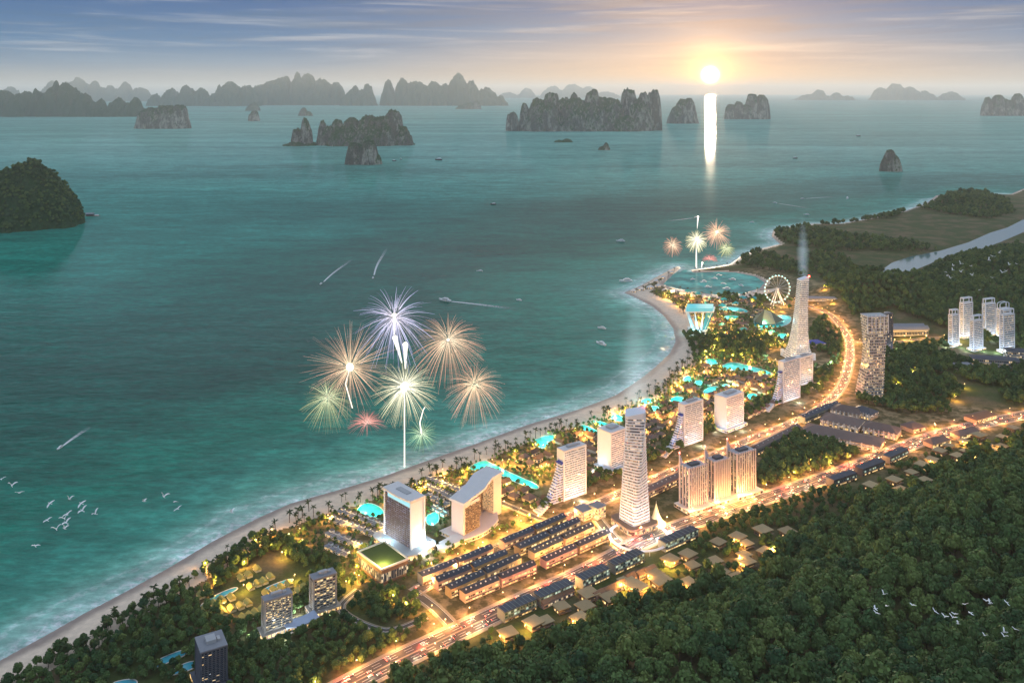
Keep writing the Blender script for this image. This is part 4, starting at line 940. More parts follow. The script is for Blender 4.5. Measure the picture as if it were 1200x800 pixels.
pool('blue winding pool lying in the dark grove at the bottom left', c6([(535, 740), (570, 715), (670, 675), (678, 695), (600, 727), (545, 752)]), True, 0)
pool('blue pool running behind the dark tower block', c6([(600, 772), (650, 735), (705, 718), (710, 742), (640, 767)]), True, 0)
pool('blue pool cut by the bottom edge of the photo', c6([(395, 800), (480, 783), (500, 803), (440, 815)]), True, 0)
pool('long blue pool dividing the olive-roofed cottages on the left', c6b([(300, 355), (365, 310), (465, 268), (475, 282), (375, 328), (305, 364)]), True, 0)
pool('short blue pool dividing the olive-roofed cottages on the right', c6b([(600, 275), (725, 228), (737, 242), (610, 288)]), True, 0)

# water park: glass funnel, faceted pavilion, big wheel
p = G(819, 386); mp = p.y/F; e = empty('glass_funnel_building', p, math.radians(0)); tag(e, 'cyan glass building widening upwards on slanting white legs at the head of the bay', 'building'); OCC.append((p.x, p.y, 50))
CY = glow_mat('lit_cyan_glass', (.03, .62, .72), .55)
hh = 24*mp
MB().prism([(-38*.9, -22), (30*.9, -22), (44*.9, 22), (-26*.9, 22)], hh, hh+7).build('roof_pool_deck', CY, e)
MB().prism([(-38, -24), (30, -24), (44, 24), (-26, 24)], hh-3, hh-.02).build('roof_slab', FLOORW, e)
m = MB(); bt = [(6, -14), (14, -14), (22, 16), (10, 16)]; tp = [(12, -20), (30, -22), (43, 22), (24, 22)]
m.prism(bt, 0, hh-3.02, tp).build('glass_shaft', TEALGLASS, e)
for (x0, x1, y) in ((-20, -33, -18), (-6, -14, -20), (4, 6, -20), (-12, -26, 14), (12, 26, -20.5)): MB().tube((x0*.8, y*.6, 0), (x1, y, hh-3), 2.0, 1.6).build('leg', FLOORW, e)
MB().prism(rrect(26, 20, 8), -.5, 3).build('base', WARMW, e)
point_light((-12, -24, 12), 40000, (.2, .8, 1), 1, e)
p = G(899, 378); mp = p.y/F; e = empty('faceted_pavilion', p, .2); tag(e, 'faceted greenish pavilion of triangular panels standing in the turquoise basin', 'pavilion'); OCC.append((p.x, p.y, 36))
pts = [(-38, -6, 7), (-26, -24, 3), (8, -28, 4), (38, -14, 8), (34, 14, 9), (4, 26, 6), (-28, 16, 8)]; apex = (-6, 2, 31); apex2 = (12, 4, 26)
m1 = MB(); m2 = MB()
for k in range(len(pts)):
    a_, b_ = pts[k], pts[(k+1) % len(pts)]; ap = apex if k in (0, 1, 5, 6) else apex2
    (m1 if k % 2 else m2).add([a_, b_, ap], [(0, 1, 2)])
m1.add([pts[2], apex2, apex], [(0, 1, 2)]); m2.add([pts[5], apex, apex2], [(0, 1, 2)])
m1.build('pale_panel', mat('pale_olive_panel', (.42, .42, .26), .5), e); m2.build('dark_panel', mat('dark_olive_panel', (.10, .13, .09), .4), e)
MB().prism([(x*.93, y*.93) for x, y, z in pts], -.5, 3.2).build('base_wall', TEALGLASS, e)
for (x, y, z) in pts: MB().tube((x*.95, y*.95, 0), (x*.98, y*.98, z), .6).build('post', STEEL, e)
p = G(911, 357.5); mp = p.y/F; e = empty('ferris_wheel', p, math.radians(8)); tag(e, 'big lit ferris wheel near the flared skyscraper at the marina lagoon', 'ferris wheel'); OCC.append((p.x, p.y, 40))
RW = 15.0*mp; zc = RW+4*mp
TEALAMP = glow_mat('pale_teal_lamp', (.5, 1, .85), 1.6); GOLDRIM = glow_mat('lit_wheel_steel', (1.0, .66, .40), .35)
for s in (-2.2, 2.2):
    m = MB()
    for k in range(40):
        q0, q1 = 2*math.pi*k/40, 2*math.pi*(k+1)/40; m.tube((RW*math.cos(q0), s, zc+RW*math.sin(q0)), (RW*math.cos(q1), s, zc+RW*math.sin(q1)), .8, n=5, caps=False)
    m.build('rim', GOLDRIM, e)
for k in range(16):
    q = 2*math.pi*k/16; MB().tube((0, 0, zc), (RW*math.cos(q), 0, zc+RW*math.sin(q)), .35, n=4).build('spoke', STEEL, e)
for k in range(24):
    q = 2*math.pi*(k+.5)/24; MB().ball(((RW+1)*math.cos(q), 0, zc+(RW+1)*math.sin(q)), 2.2, 8, 5).build('gondola', TEALAMP, e)
for (x, y) in ((-.5, -8), (.5, -8), (-.5, 8), (.5, 8)): MB().tube((x*RW*.9, y, 0), (0, y*.4, zc), 1.1).build('support_leg', FLOORW, e)
MB().tube((0, -4, zc), (0, 4, zc), 3, n=12).build('hub', FLOORW, e)
point_light((0, -16, 14), 30000, (1, .55, .28), 1, e)

# villas: one prototype of each kind, then copies
SM = {}
def villa_proto(name, cat, w, d, hh, wall, roofm, win, kind):
    e = empty(name, (0, 0, 0)); tag(e, 'x', cat)
    MB().box(-w, w, -d, d, -3.5, hh).build('wall', wall, e)
    if kind == 'gable':
        MB().add([(-w-.8, -d-.8, hh), (w+.8, -d-.8, hh), (w+.8, d+.8, hh), (-w-.8, d+.8, hh), (-w-.8, 0, hh+d*.8), (w+.8, 0, hh+d*.8)], [(0, 1, 5, 4), (2, 3, 4, 5), (0, 4, 3), (1, 2, 5), (0, 3, 2, 1)]).build('roof', roofm, e)
    elif kind == 'flat':
        MB().box(-w-1.6, w+1.6, -d-1.6, d+1.6, hh+.01, hh+.7).build('roof', roofm, e)
        MB().box(-w-1.2, w+1.2, -d-2.6, -d-.01, 2.2, 2.5).build('deck', BROWN, e)
    elif kind == 'modern':
        MB().box(-w-.5, w*.4, -d-.5, d+.5, hh+.01, hh+.6).build('roof', roofm, e); MB().box(w*.1, w, -d*.9, d*.7, hh+.62, hh+3.2).build('upper_room', wall, e)
        MB().box(w*.05, w+.3, -d*.95, d*.75, hh+3.21, hh+3.7).build('upper_roof', DARKC, e)
    else: hip(MB(), w, d, hh+.01, hh+d*.75, .9).build('roof', roofm, e)
    MB().box(-w-.1, w*.75, -d-.1, d*.6, .9, min(hh-.4, 2.6)).build('window', win, e)
    return e
WIN_VILLA = window_mat('villa_window', (.08, .06, .05), (1.0, .66, .28), 1.4, .55, 2.6, 3.0)
PR = {'white': villa_proto('white_villa', 'villa', 6.0, 4.6, 4.6, WHITE, ROOFGREY, WIN_VILLA, 'modern'),
      'brown': villa_proto('resort_villa', 'villa', 7.5, 5.0, 4.2, WARMW, ROOFBROWN, WIN_VILLA, 'gable'),
      'hip': villa_proto('hip_roof_villa', 'villa', 6.5, 6.0, 4.2, SHW[0], ROOFMALL, WIN_VILLA, 'hip'),
      'olive': villa_proto('cottage', 'cottage', 7.0, 4.6, 3.6, mat('lit_cream_wall', (.62, .58, .40), .8), ROOFOLIVE, WIN_VILLA, 'gable'),
      'tan': villa_proto('hillside_villa', 'villa', 6.6, 6.0, 5.4, BROWN, ROOFTAN, WIN_VILLA, 'flat')}
USED = {}
def put_villa(kind, p, rz, label, group, s=1.0):
    if kind not in USED: USED[kind] = 1; o = PR[kind]; o.location = p; o.rotation_euler = (0, 0, rz); o.scale = (s, s, s); o['label'] = label; o['group'] = group
    else: dup(PR[kind], p, rz, s, label, group)
    OCC.append((p[0], p[1], (13 if kind == 'tan' else 8)*s))
COTT = [[(565, 185), (525, 213), (490, 228)], [(628, 222), (598, 243), (568, 255), (535, 270)], [(715, 258), (680, 272), (645, 285), (608, 300)], [(785, 270), (760, 290), (735, 310)], [(332, 285), (302, 310)],
        [(445, 320), (400, 332), (365, 350), (325, 372)], [(522, 345), (487, 360), (447, 372), (405, 390)], [(590, 378), (560, 390), (532, 405), (500, 415)]]
CL = ['in the row farthest up the olive-roofed cluster', 'in the second row down the olive-roofed cluster', 'in the row below the short blue pool', 'in the row closest to the balcony hotels', 'above the left end of the long blue pool', 'in the row just below the long blue pool', 'in the middle row below the long blue pool', 'in the lowest row of the olive-roofed cluster']
for row, lb in zip(COTT, CL):
    for (x, y) in row: put_villa('olive', G(160+x/4, 620+y/4+1.5), math.radians(-52), 'olive-roofed cottage '+lb, 'olive-roofed beach cottages', .72)
WR = [((25, 392), (300, 492), 9, 'white modern villa in the long row behind the beach palms'), ((75, 355), (315, 440), 8, 'white modern villa in the row beside the hotel tower pool'), ((15, 470), (190, 545), 6, 'white modern villa in the short middle row facing the hotel tower'), ((10, 535), (125, 590), 4, 'white modern villa in the row beside the dark grove'),
      ((530, 185), (725, 255), 7, 'white modern villa in the upper row behind the two hotels'), ((528, 222), (670, 290), 6, 'white modern villa in the middle row behind the two hotels'), ((528, 268), (650, 330), 4, 'white modern villa in the lower row behind the two hotels'), ((560, 330), (640, 380), 3, 'white modern villa beside the small pale pool')]
for (q0, q1, n, lb) in WR:
    for k in range(n):
        f = (k+.5)/n; put_villa('white', G(380+(q0[0]+(q1[0]-q0[0])*f)/4.446, 520+(q0[1]+(q1[1]-q0[1])*f)/4.446), math.radians(48), lb, 'white modern villas by the hotels', .74+.08*R.random())
def c8(x, y): return (700+x/2.4, 600+y/2.4)
VLAMPS = []
TANS = [(c8(*q), 'in the cluster on the slope below the teal-glazed terrace') for q in ((205, 145), (255, 130), (268, 160), (160, 185), (120, 227), (185, 202), (85, 207))]
TANS += [(c8(*q), 'in the upper right cluster on the forest edge') for q in ((340, 95), (395, 80), (418, 98), (465, 62), (535, 66))]
TANS += [(c8(*q), 'in the middle cluster on the forest edge') for q in ((413, 130), (475, 123), (330, 148), (417, 152), (352, 179), (395, 193), (255, 210))]
TANS += [(crop7(*q), 'in the far group above the lit slope') for q in ((712, 308), (785, 290), (808, 320), (840, 264), (885, 290))]
TANS += [(crop7(*q), 'high on the right among the farthest trees') for q in ((908, 227), (990, 214), (970, 242), (1050, 214), (1055, 147), (1130, 150), (1010, 165), (960, 178), (1100, 190), (1080, 176), (930, 196), (876, 242), (1130, 182), (1165, 122), (1015, 196), (1175, 150))]
TANS += [(crop4(*q), 'in the lowest group beside the teal-glazed terraces') for q in ((835, 440), (720, 492), (600, 562), (650, 552), (820, 492), (800, 545), (930, 457), (1000, 382), (1045, 412), (1115, 352), (1140, 387), (492, 607), (690, 602))]
for k_, (q, lb) in enumerate(TANS):
    g_ = G(*q)
    if k_ % 3 == 0: VLAMPS.append((g_.x-9, g_.y-11))
    put_villa('tan', G(*q), math.radians(R.choice((32, 36, 40, 30))), 'tan flat-roofed brown villa '+lb, 'tan-roofed hillside villas', R.uniform(.95, 1.25))
# resort villas in staggered rows between the beach and the boulevard
def resort_rows():
    c, s = math.cos(math.radians(46)), math.sin(math.radians(46)); base = np.array(P(600, 560)[:2]); n = 0
    poly = PX([(545, 562), (600, 522), (690, 492), (740, 476), (778, 445), (812, 410), (850, 432), (900, 440), (925, 470), (880, 495), (800, 525), (720, 560), (640, 600), (600, 592)])
    far = PX([(760, 346), (800, 338), (850, 350), (880, 350), (905, 385), (840, 400), (812, 400), (795, 372)])
    for pl, cap in ((poly, 235), (far, 45)):
        lo = pl.min(0)-200; hi = pl.max(0)+200; cand = []
        for i in range(-60, 60):
            for j in range(-60, 60):
                u = i*21.0+(10 if j % 2 else 0)+R.uniform(-2, 2); v = j*20.0+R.uniform(-2, 2)
                cand.append((pl.mean(0)[0]+u*c-v*s, pl.mean(0)[1]+u*s+v*c))
        cand = np.array(cand); X, Y = cand[:, 0], cand[:, 1]
        ok = inside(pl, X, Y) & ~taken(X, Y, 9) & ~on_road(X, Y, 7) & ~in_pool(X, Y, 9)
        sd = shore(X, Y)[0]; ok &= (sd > 95) & (fbm(X/75, Y/75, 77, 2) > .30)
        cand = cand[ok]; idx = NR.permutation(len(cand))[:cap]
        for k in idx:
            x, y = cand[k]; px, py = ppx(x, y, 4); kd = 'brown' if R.random() < .6 else 'hip'
            zone = 'among the water park gardens at the head of the bay' if cap == 45 else ('near the winding lagoon pool' if px < 645 else 'between the first terraced hotel and the slab hotel' if px < 720 else 'beyond the twisted tower' if px < 800 else 'on the lawns before the flared skyscraper')
            put_villa(kd, (x, y, tz(x, y)), math.radians(46+R.choice((0, 0, 90)))+R.uniform(-.1, .1), ('brown gabled resort villa ' if kd == 'brown' else 'dusty hip-roofed resort villa ')+zone, 'resort villas behind the beach', R.uniform(.85, 1.15))
resort_rows()
# stilted beach huts and canopies on the marina spit
TENT = villa_proto('canopy_pavilion', 'pavilion', 7, 6, 4, WHITE, ROOFWHITE, WIN_VILLA, 'hip')
first = True
for k, (x, y) in enumerate(((742, 342), (752, 340), (762, 338), (771, 336), (780, 341), (790, 343), (800, 346), (812, 348), (769, 330), (777, 326), (786, 320), (826, 349), (842, 350), (858, 349), (884, 343))):
    q = G(x, y); lb = 'small white canopy pavilion on the marina spit at the head of the bay' if x < 800 else 'small white canopy pavilion on the lagoon promenade'
    if first: TENT.location = q; TENT['label'] = lb; TENT['group'] = 'white canopy pavilions round the lagoon'; first = False
    else: dup(TENT, q, R.uniform(0, 1.5), R.uniform(.8, 1.3), lb, 'white canopy pavilions round the lagoon')

TEALROOF = mat('turquoise_canvas', (.05, .42, .42), .6, .1, .2)
TEALC = villa_proto('canopy_pavilion', 'pavilion', 8, 7, 4, WHITE, TEALROOF, WIN_VILLA, 'hip')
for k, (x, y) in enumerate(((806, 343), (818, 346), (830, 352), (848, 353), (862, 357), (846, 360), (826, 357), (870, 351), (884, 352), (868, 366), (858, 374), (872, 388), (846, 382), (892, 388), (905, 391), (830, 396))):
    q = G(x, y); lb = 'turquoise canopy pavilion by the lagoon promenade' if y < 358 else 'turquoise canopy pavilion in the water park gardens'
    if k == 0: TEALC.location = q; TEALC['label'] = lb; TEALC['group'] = 'turquoise canopies of the water park'
    else: dup(TEALC, q, R.uniform(0, 1.5), R.uniform(.8, 1.3), lb, 'turquoise canopies of the water park')
    OCC.append((q.x, q.y, 9))
# ------------------------------------------------------------------ trees
def leaf_mat(name, c0, c1):
    m = bpy.data.materials.new(name); m.use_nodes = True; n = NT(m.node_tree); b = n.n['Principled BSDF']
    r = n.node('ShaderNodeAttribute', attribute_name='rnd').outputs['Fac']
    oi = n.node('ShaderNodeObjectInfo').outputs['Random']; pos = n.node('ShaderNodeNewGeometry').outputs['Position']
    t = n.m('FRACT', n.m('ADD', r, oi)); big = n.noise(pos, .011, 3)
    c = n.mix(n.m('ADD', n.m('MULTIPLY', t, .55), n.m('MULTIPLY', n.smooth(big, .35, .65), .45)), c0, c1)
    l = n.node('ShaderNodeAttribute', attribute_name='leaf').outputs['Fac']
    t2 = n.m('FRACT', n.m('MULTIPLY', t, 7.31)); c = n.mix(n.m('MULTIPLY', n.smooth(t2, .70, .95), .6), c, (c1[0]*1.35, c1[1]*1.15, c1[2]*1.1)); c = n.mix(n.m('MULTIPLY', n.smooth(t2, .28, .05), .6), c, (c0[0]*.7, c0[1]*.85, c0[2]*1.2))
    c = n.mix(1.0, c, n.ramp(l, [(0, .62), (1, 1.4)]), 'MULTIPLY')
    n.put(b.inputs['Base Color'], c); b.inputs['Roughness'].default_value = .75; b.inputs['Specular IOR Level'].default_value = .12
    return m
LEAF = leaf_mat('forest_leaves', (.036, .086, .032), (.128, .190, .055))
LEAFP = leaf_mat('palm_leaves', (.022, .042, .016), (.060, .080, .025))
BARK = mat('bark', (.07, .05, .035), .9, .3, .8)
def cube_sphere(n=3):
    V = []; Q = []
    for ax in range(3):
        for sg in (-1, 1):
            b = len(V); g = np.linspace(-1, 1, n+1)
            for a_ in g:
                for b_ in g:
                    p = [0, 0, 0]; p[ax] = sg; p[(ax+1) % 3] = a_; p[(ax+2) % 3] = b_; V.append(p)
            for i in range(n):
                for j in range(n):
                    q = [b+i*(n+1)+j, b+(i+1)*(n+1)+j, b+(i+1)*(n+1)+j+1, b+i*(n+1)+j+1]; Q.append(q if sg > 0 else q[::-1])
    V = np.array(V, float); V /= np.linalg.norm(V, axis=1)[:, None]; return V, np.array(Q)
def crown(seed, nleaf, size, rad=6.0, hgt=10.0, z0=3.0, core=3):
    """leaf-sized faces spread over uneven lobes, round a dim ragged core"""
    rg = np.random.default_rng(seed); lobes = [(0, 0, z0+hgt*.55, rad*.74)]
    for k in range(7):
        a = rg.uniform(0, 2*math.pi); rr = rad*rg.uniform(.35, .62); zz = z0+hgt*rg.uniform(.2, .68)
        lobes.append((rr*math.cos(a), rr*math.sin(a), zz, rad*rg.uniform(.34, .52)))
    lobes.append((rg.uniform(-1, 1), rg.uniform(-1, 1), z0+hgt*.86, rad*.40)); lob = np.array(lobes)
    Vc, Qc = cube_sphere(core); Vs = []; Qs = []; rn = []; off = 0
    for lb in lob:
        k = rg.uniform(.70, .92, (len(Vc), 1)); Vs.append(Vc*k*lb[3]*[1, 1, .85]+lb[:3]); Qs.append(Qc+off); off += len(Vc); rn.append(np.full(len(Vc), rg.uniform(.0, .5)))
    w = lob[:, 3]**2; li = rg.choice(len(lob), nleaf, p=w/w.sum())
    d = rg.normal(size=(nleaf, 3)); d[:, 2] = np.abs(d[:, 2])*.9-.25; d /= np.linalg.norm(d, axis=1)[:, None]
    c = lob[li, :3]+d*lob[li, 3:4]*rg.uniform(.92, 1.08, (nleaf, 1))*[1, 1, .9]
    nrm = d+rg.normal(size=(nleaf, 3))*.34; nrm /= np.linalg.norm(nrm, axis=1)[:, None]
    u = np.cross(nrm, rg.normal(size=(nleaf, 3))); u /= np.linalg.norm(u, axis=1)[:, None]; v = np.cross(nrm, u)
    s = size*rg.uniform(.6, 1.3, (nleaf, 1))
    L = np.stack([c-u*s-v*s*.6, c+u*s-v*s*.6, c+u*s*.7+v*s*.7, c-u*s*.7+v*s*.6], 1).reshape(-1, 3)
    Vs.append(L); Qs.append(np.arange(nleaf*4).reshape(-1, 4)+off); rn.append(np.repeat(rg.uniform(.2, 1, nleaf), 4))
    return np.vstack(Vs), np.vstack(Qs), np.concatenate(rn)
HI = [crown(100+k, 420, .62) for k in range(5)]
LO = [crown(200+k, 130, 1.05, core=2) for k in range(6)]
def trunk_mb(h=7, r=.45):
    m = MB(); m.tube((0, 0, -1.5), (.2, .1, h), r, r*.45, 6)
    for k in range(3): a = k*2.1; m.tube((.1, 0, h*.55), (2.4*math.cos(a), 2.4*math.sin(a), h*.95), r*.4, r*.2, 5)
    return m
TRUNK = trunk_mb().mesh('trunk', BARK)
CROWNS = [npmesh('crown', v, q, LEAF, False, {'rnd': np.zeros(len(v)), 'leaf': r}) for v, q, r in HI]
SPOT = []       # x, y, scale, zone
def grow(poly, step, s0, s1, zone, cond=None, pad=3.0, road=4.0, dens=1.0, lim=None):
    poly = np.asarray(poly); lo = poly.min(0); hi = poly.max(0)
    gx, gy = np.meshgrid(np.arange(lo[0], hi[0], step), np.arange(lo[1], hi[1], step*.87))
    gx = gx+(np.arange(gx.shape[0])[:, None] % 2)*step*.5
    X = (gx+NR.uniform(-.33, .33, gx.shape)*step).ravel(); Y = (gy+NR.uniform(-.33, .33, gy.shape)*step).ravel()
    ok = inside(poly, X, Y) & (NR.random(len(X)) < dens) & (np.abs(X) < .66*Y+120)
    X, Y = X[ok], Y[ok]
    if cond is not None: k = cond(X, Y); X, Y = X[k], Y[k]
    k = ~taken(X, Y, pad) & ~on_road(X, Y, road) & ~in_pool(X, Y, pad+1); X, Y = X[k], Y[k]
    s, r = shore(X, Y); k = (s > (44 if zone in (3, 5) else 14)) & (r > 8); X, Y = X[k], Y[k]
    for x, y, q in zip(X, Y, NR.uniform(s0, s1, len(X))*np.where(NR.random(len(X)) < .12, 1.25, 1)): SPOT.append((x, y, q, zone))
grow(HILLP, 15.0, 1.0, 1.9, 0, lambda X, Y: (hill_d(X, Y) > 2) & (Y > 520) & (Y < 2300), pad=1.5)
grow(PX([(800, 655), (833, 620), (907, 596), (975, 574), (1000, 582), (1060, 548), (1100, 530), (1200, 503), (1240, 520), (1120, 565), (1000, 620), (900, 675), (800, 718), (700, 755), (600, 778), (560, 785), (700, 715)]), 11, .55, .95, 0, lambda X, Y: hill_d(X, Y) < 8, pad=1.5, dens=.9)
grow(HILLP, 15, .45, .8, 0, lambda X, Y: (hill_d(X, Y) > -30) & (hill_d(X, Y) < 70) & (Y < 1800), pad=0, dens=.8)
W1 = PX([(960, 335), (1000, 330), (1036, 350), (1058, 346), (1072, 333), (1106, 318), (1180, 300), (1300, 286), (1400, 300), (1400, 400), (1200, 420), (1105, 392), (1045, 372), (1000, 376)])
grow(W1, 15, 1.0, 1.5, 1, pad=4)
W2 = PX([(1046, 410), (1110, 404), (1120, 424), (1230, 432), (1260, 470), (1190, 478), (1130, 486), (1062, 490), (1030, 480), (1000, 470), (1012, 440)])
grow(W2, 13, .9, 1.3, 2, lambda X, Y: fbm(X/80, Y/80, 21, 3) > .36, pad=1)
W3 = PX([(-80, 850), (0, 800), (50, 764), (110, 740), (190, 694), (250, 664), (300, 630), (335, 632), (380, 660), (420, 690), (480, 698), (515, 722), (480, 752), (420, 790), (370, 850), (200, 990), (-50, 990)])
GREEN1 = inside
grow(W3, 10, .55, 1.0, 3, lambda X, Y: fbm(X/60, Y/60, 33, 3) > .20, pad=-1.5, road=3)
W4 = PX([(885, 560), (905, 530), (940, 508), (1012, 538), (1000, 548), (950, 566), (890, 582)])
grow(W4, 11, .8, 1.15, 4, pad=0)
W5 = PX([(620, 605), (660, 592), (700, 574), (760, 548), (830, 515), (900, 482), (960, 462), (985, 430), (990, 395), (965, 375), (950, 385), (935, 440), (890, 470), (830, 500), (740, 540), (650, 585)])
grow(W5, 10, .6, 1.0, 5, pad=-4, dens=.8)
W6 = PX([(800, 392), (830, 388), (860, 392), (915, 398), (910, 425), (850, 425), (812, 428)])
grow(W6, 13, .8, 1.2, 6, pad=1, dens=.8)
W6b = PX([(880, 350), (930, 352), (925, 366), (885, 360), (840, 352), (842, 346)]); grow(W6b, 14, .8, 1.1, 6, pad=2, dens=.7)
for q in ([(905, 276), (945, 266), (965, 272), (1010, 280), (1060, 286), (1100, 294), (1060, 298), (1000, 296), (930, 290)], [(1050, 256), (1062, 248), (985, 262), (940, 268), (1000, 263)], [(1075, 245), (1100, 238), (1110, 228), (1140, 222), (1180, 235), (1190, 250), (1160, 258), (1110, 252)],
          [(945, 300), (975, 296), (1000, 312), (1000, 330), (955, 328), (940, 314)], [(862, 312), (885, 298), (905, 300), (930, 312), (945, 330), (900, 318)], [(985, 330), (1030, 330), (1036, 345), (1000, 370), (965, 352)]):
    grow(PX(q), 22, 1.1, 1.9, 7, pad=4, dens=.9)
RES = PX([(330, 640), (380, 590), (460, 560), (560, 525), (690, 485), (760, 448), (800, 415), (808, 390), (790, 362), (745, 346), (800, 338), (900, 345), (925, 400), (930, 450), (860, 500), (760, 545), (650, 595), (600, 625), (520, 660), (470, 690), (420, 690), (380, 660)])
grow(RES, 9.5, .28, .62, 5, lambda X, Y: (shore(X, Y)[0] > 60) & (fbm(X/45, Y/45, 55, 3) > .31), pad=-1, dens=.9)
grow(PX([(430, 800), (470, 770), (520, 738), (560, 738), (590, 745), (620, 742), (560, 772), (480, 800), (430, 830)]), 12, .6, .9, 3, pad=0)
SPOT = [s for s in SPOT if not (s[3] == 3 and bool(inside(PX([(262, 690), (320, 650), (366, 676), (310, 732), (262, 730)]), np.array([s[0]]), np.array([s[1]]))[0]) )]
SPA = np.array([(x, y, s) for x, y, s, z in SPOT]); ZN = np.array([s[3] for s in SPOT]); SZ = terrain(SPA[:, 0], SPA[:, 1])
pxs, pys = ppx(SPA[:, 0], SPA[:, 1], SZ+8)
inv = (pxs > 5) & (pxs < 1195) & (pys > 100) & (pys < 795)
big = np.where(inv, SPA[:, 2]/SPA[:, 1], 0); order = np.argsort(-big)
# the slopes hide some: keep a mix of the biggest on the hill and the biggest in the lower groves
ZLAB = {0: ('rounded dark green tree in the dense forest on the near hillside', 'forest trees on the near hillside'), 1: ('tree on the far wooded hill', 'trees on the far hill'), 2: ('dark green tree in the wood below the six white towers', 'trees below the white towers'),
        3: ('dark green tree in the grove by the near beach', 'trees in the beach grove'), 4: ('green tree in the triangular wood beside the mall', 'trees in the triangle by the mall'), 5: ('small green tree among the lamps of the resort gardens', 'garden trees of the resort'), 6: ('tree near the water park', 'trees near the water park'), 7: ('tree on the far cape', 'trees on the far cape')}
pick = list(order[:200]); rest3 = [i for i in order[200:] if ZN[i] == 3][:70]; rest4 = [i for i in order[200:] if ZN[i] in (4, 5)][:28]
pick = pick+rest3+rest4; ps = set(pick)
for i in pick:
    x, y, s = SPA[i]; lb, gp = ZLAB[int(ZN[i])]
    e = empty('broadleaf_tree', (x, y, SZ[i]-.3), R.uniform(0, 6.28)); e.scale = (s*R.uniform(.9, 1.1), s*R.uniform(.9, 1.1), s*R.uniform(.85, 1.15)); tag(e, lb, 'tree', gp)
    link('trunk', TRUNK, e); link('crown', R.choice(CROWNS), e)
def mass(name, ids, protos, label, SPA, SZ):
    Vs = []; Qs = []; A = []; B = []; off = 0; ids = np.array(ids); var = NR.integers(0, len(protos), len(ids))
    for k, (v, q, r) in enumerate(protos):
        tv, tq = np.array(trunk4[0]), np.array(trunk4[1]); v = np.vstack([v, tv]); q = np.vstack([q, tq+len(v)-len(tv)]); r = np.concatenate([r, np.zeros(len(tv))])
        sel = ids[var == k]; n = len(sel)
        if not n: continue
        a = NR.uniform(0, 6.28, n); s = SPA[sel, 2]; c, sn = np.cos(a)*s, np.sin(a)*s; sz = s*NR.uniform(.8, 1.15, n)
        X = v[None, :, 0]*c[:, None]-v[None, :, 1]*sn[:, None]+SPA[sel, 0][:, None]; Y = v[None, :, 0]*sn[:, None]+v[None, :, 1]*c[:, None]+SPA[sel, 1][:, None]; Z = v[None, :, 2]*sz[:, None]+SZ[sel][:, None]-.3
        Vs.append(np.stack([X, Y, Z], -1).reshape(-1, 3)); Qs.append((q[None]+np.arange(n)[:, None, None]*len(v)).reshape(-1, 4)+off); off += n*len(v)
        A.append(np.repeat(NR.random(n), len(v))); B.append(np.tile(r, n))
    o = link(name, npmesh(name, np.vstack(Vs), np.vstack(Qs), LEAF, False, {'rnd': np.concatenate(A), 'leaf': np.concatenate(B)})); tag(o, label, 'trees', None, 'stuff')
trunk4 = ([(-.4, -.4, -1), (.4, -.4, -1), (.4, .4, -1), (-.4, .4, -1), (-.25, -.25, 6), (.25, -.25, 6), (.25, .25, 6), (-.25, .25, 6)], [(0, 1, 5, 4), (1, 2, 6, 5), (2, 3, 7, 6), (3, 0, 4, 7)])
near = [i for i in range(len(SPA)) if i not in ps and ZN[i] in (0, 3) and SPA[i, 1] < 1250]; far = [i for i in range(len(SPA)) if i not in ps and not (ZN[i] in (0, 3) and SPA[i, 1] < 1250)]
MEDP = [crown(300+k, 230, .82, core=2) for k in range(5)]
mass('woodland', near, MEDP, 'dense green woodland between the single trees of hill and grove', SPA, SZ); mass('distant_woodland', far, LO, 'smaller trees of the resort, the far hill and the cape', SPA, SZ)
hv = np.array([v.co for v in HEADLAND.data.vertices])+np.array(HEADLAND.location); hv = hv[(hv[:, 2] > 14)]; hv = hv[NR.permutation(len(hv))[:2200]]
mass('headland_woodland', list(range(len(hv))), LO, 'tree cover of the large rounded headland', np.stack([hv[:, 0], hv[:, 1], NR.uniform(.8, 1.5, len(hv))], -1), hv[:, 2]-2)
print('trees', len(SPA), 'near', len(near), 'far', len(far))
# palms along the beach
def palm_proto():
    e = empty('palm_tree', (0, 0, 0)); tag(e, 'x', 'palm'); m = MB(); p = [(0, 0, -1), (.5, .1, 4), (.8, .2, 8), (.9, .3, 11)]
    for a_, b_ in zip(p, p[1:]): m.tube(a_, b_, .42, .34, 6)
    m.build('trunk', BARK, e); rg = np.random.default_rng(4); V = []; Q = []; A = []
    for k in range(17):
        a = k*2.399; up = rg.uniform(-.1, .9); L = rg.uniform(3.6, 4.6); d = np.array([math.cos(a), math.sin(a)]); s = np.array([-d[1], d[0]]); b = len(V)
        for j in range(6):
            t = j/5; c = np.array([.9, .3])+d*L*t; z = 11+up*L*t*1.1-L*.55*t*t*(1.3-.3*up); w = .75*math.sin(math.pi*min(.97, .12+.86*t))
            V += [(*(c+s*w), z-w*.45), (*c, z), (*(c-s*w), z-w*.45)]; A += [rg.random()]*3
        for j in range(5): q = b+j*3; Q += [(q, q+1, q+4, q+3), (q+1, q+2, q+5, q+4)]
    link('crown', npmesh('crown', V, Q, LEAFP, False, {'rnd': np.zeros(len(V)), 'leaf': A}), e); return e
PALM = palm_proto(); pl = []
cl = smooth_line(COASTLINE[1:24], 6.0)
acc = 0
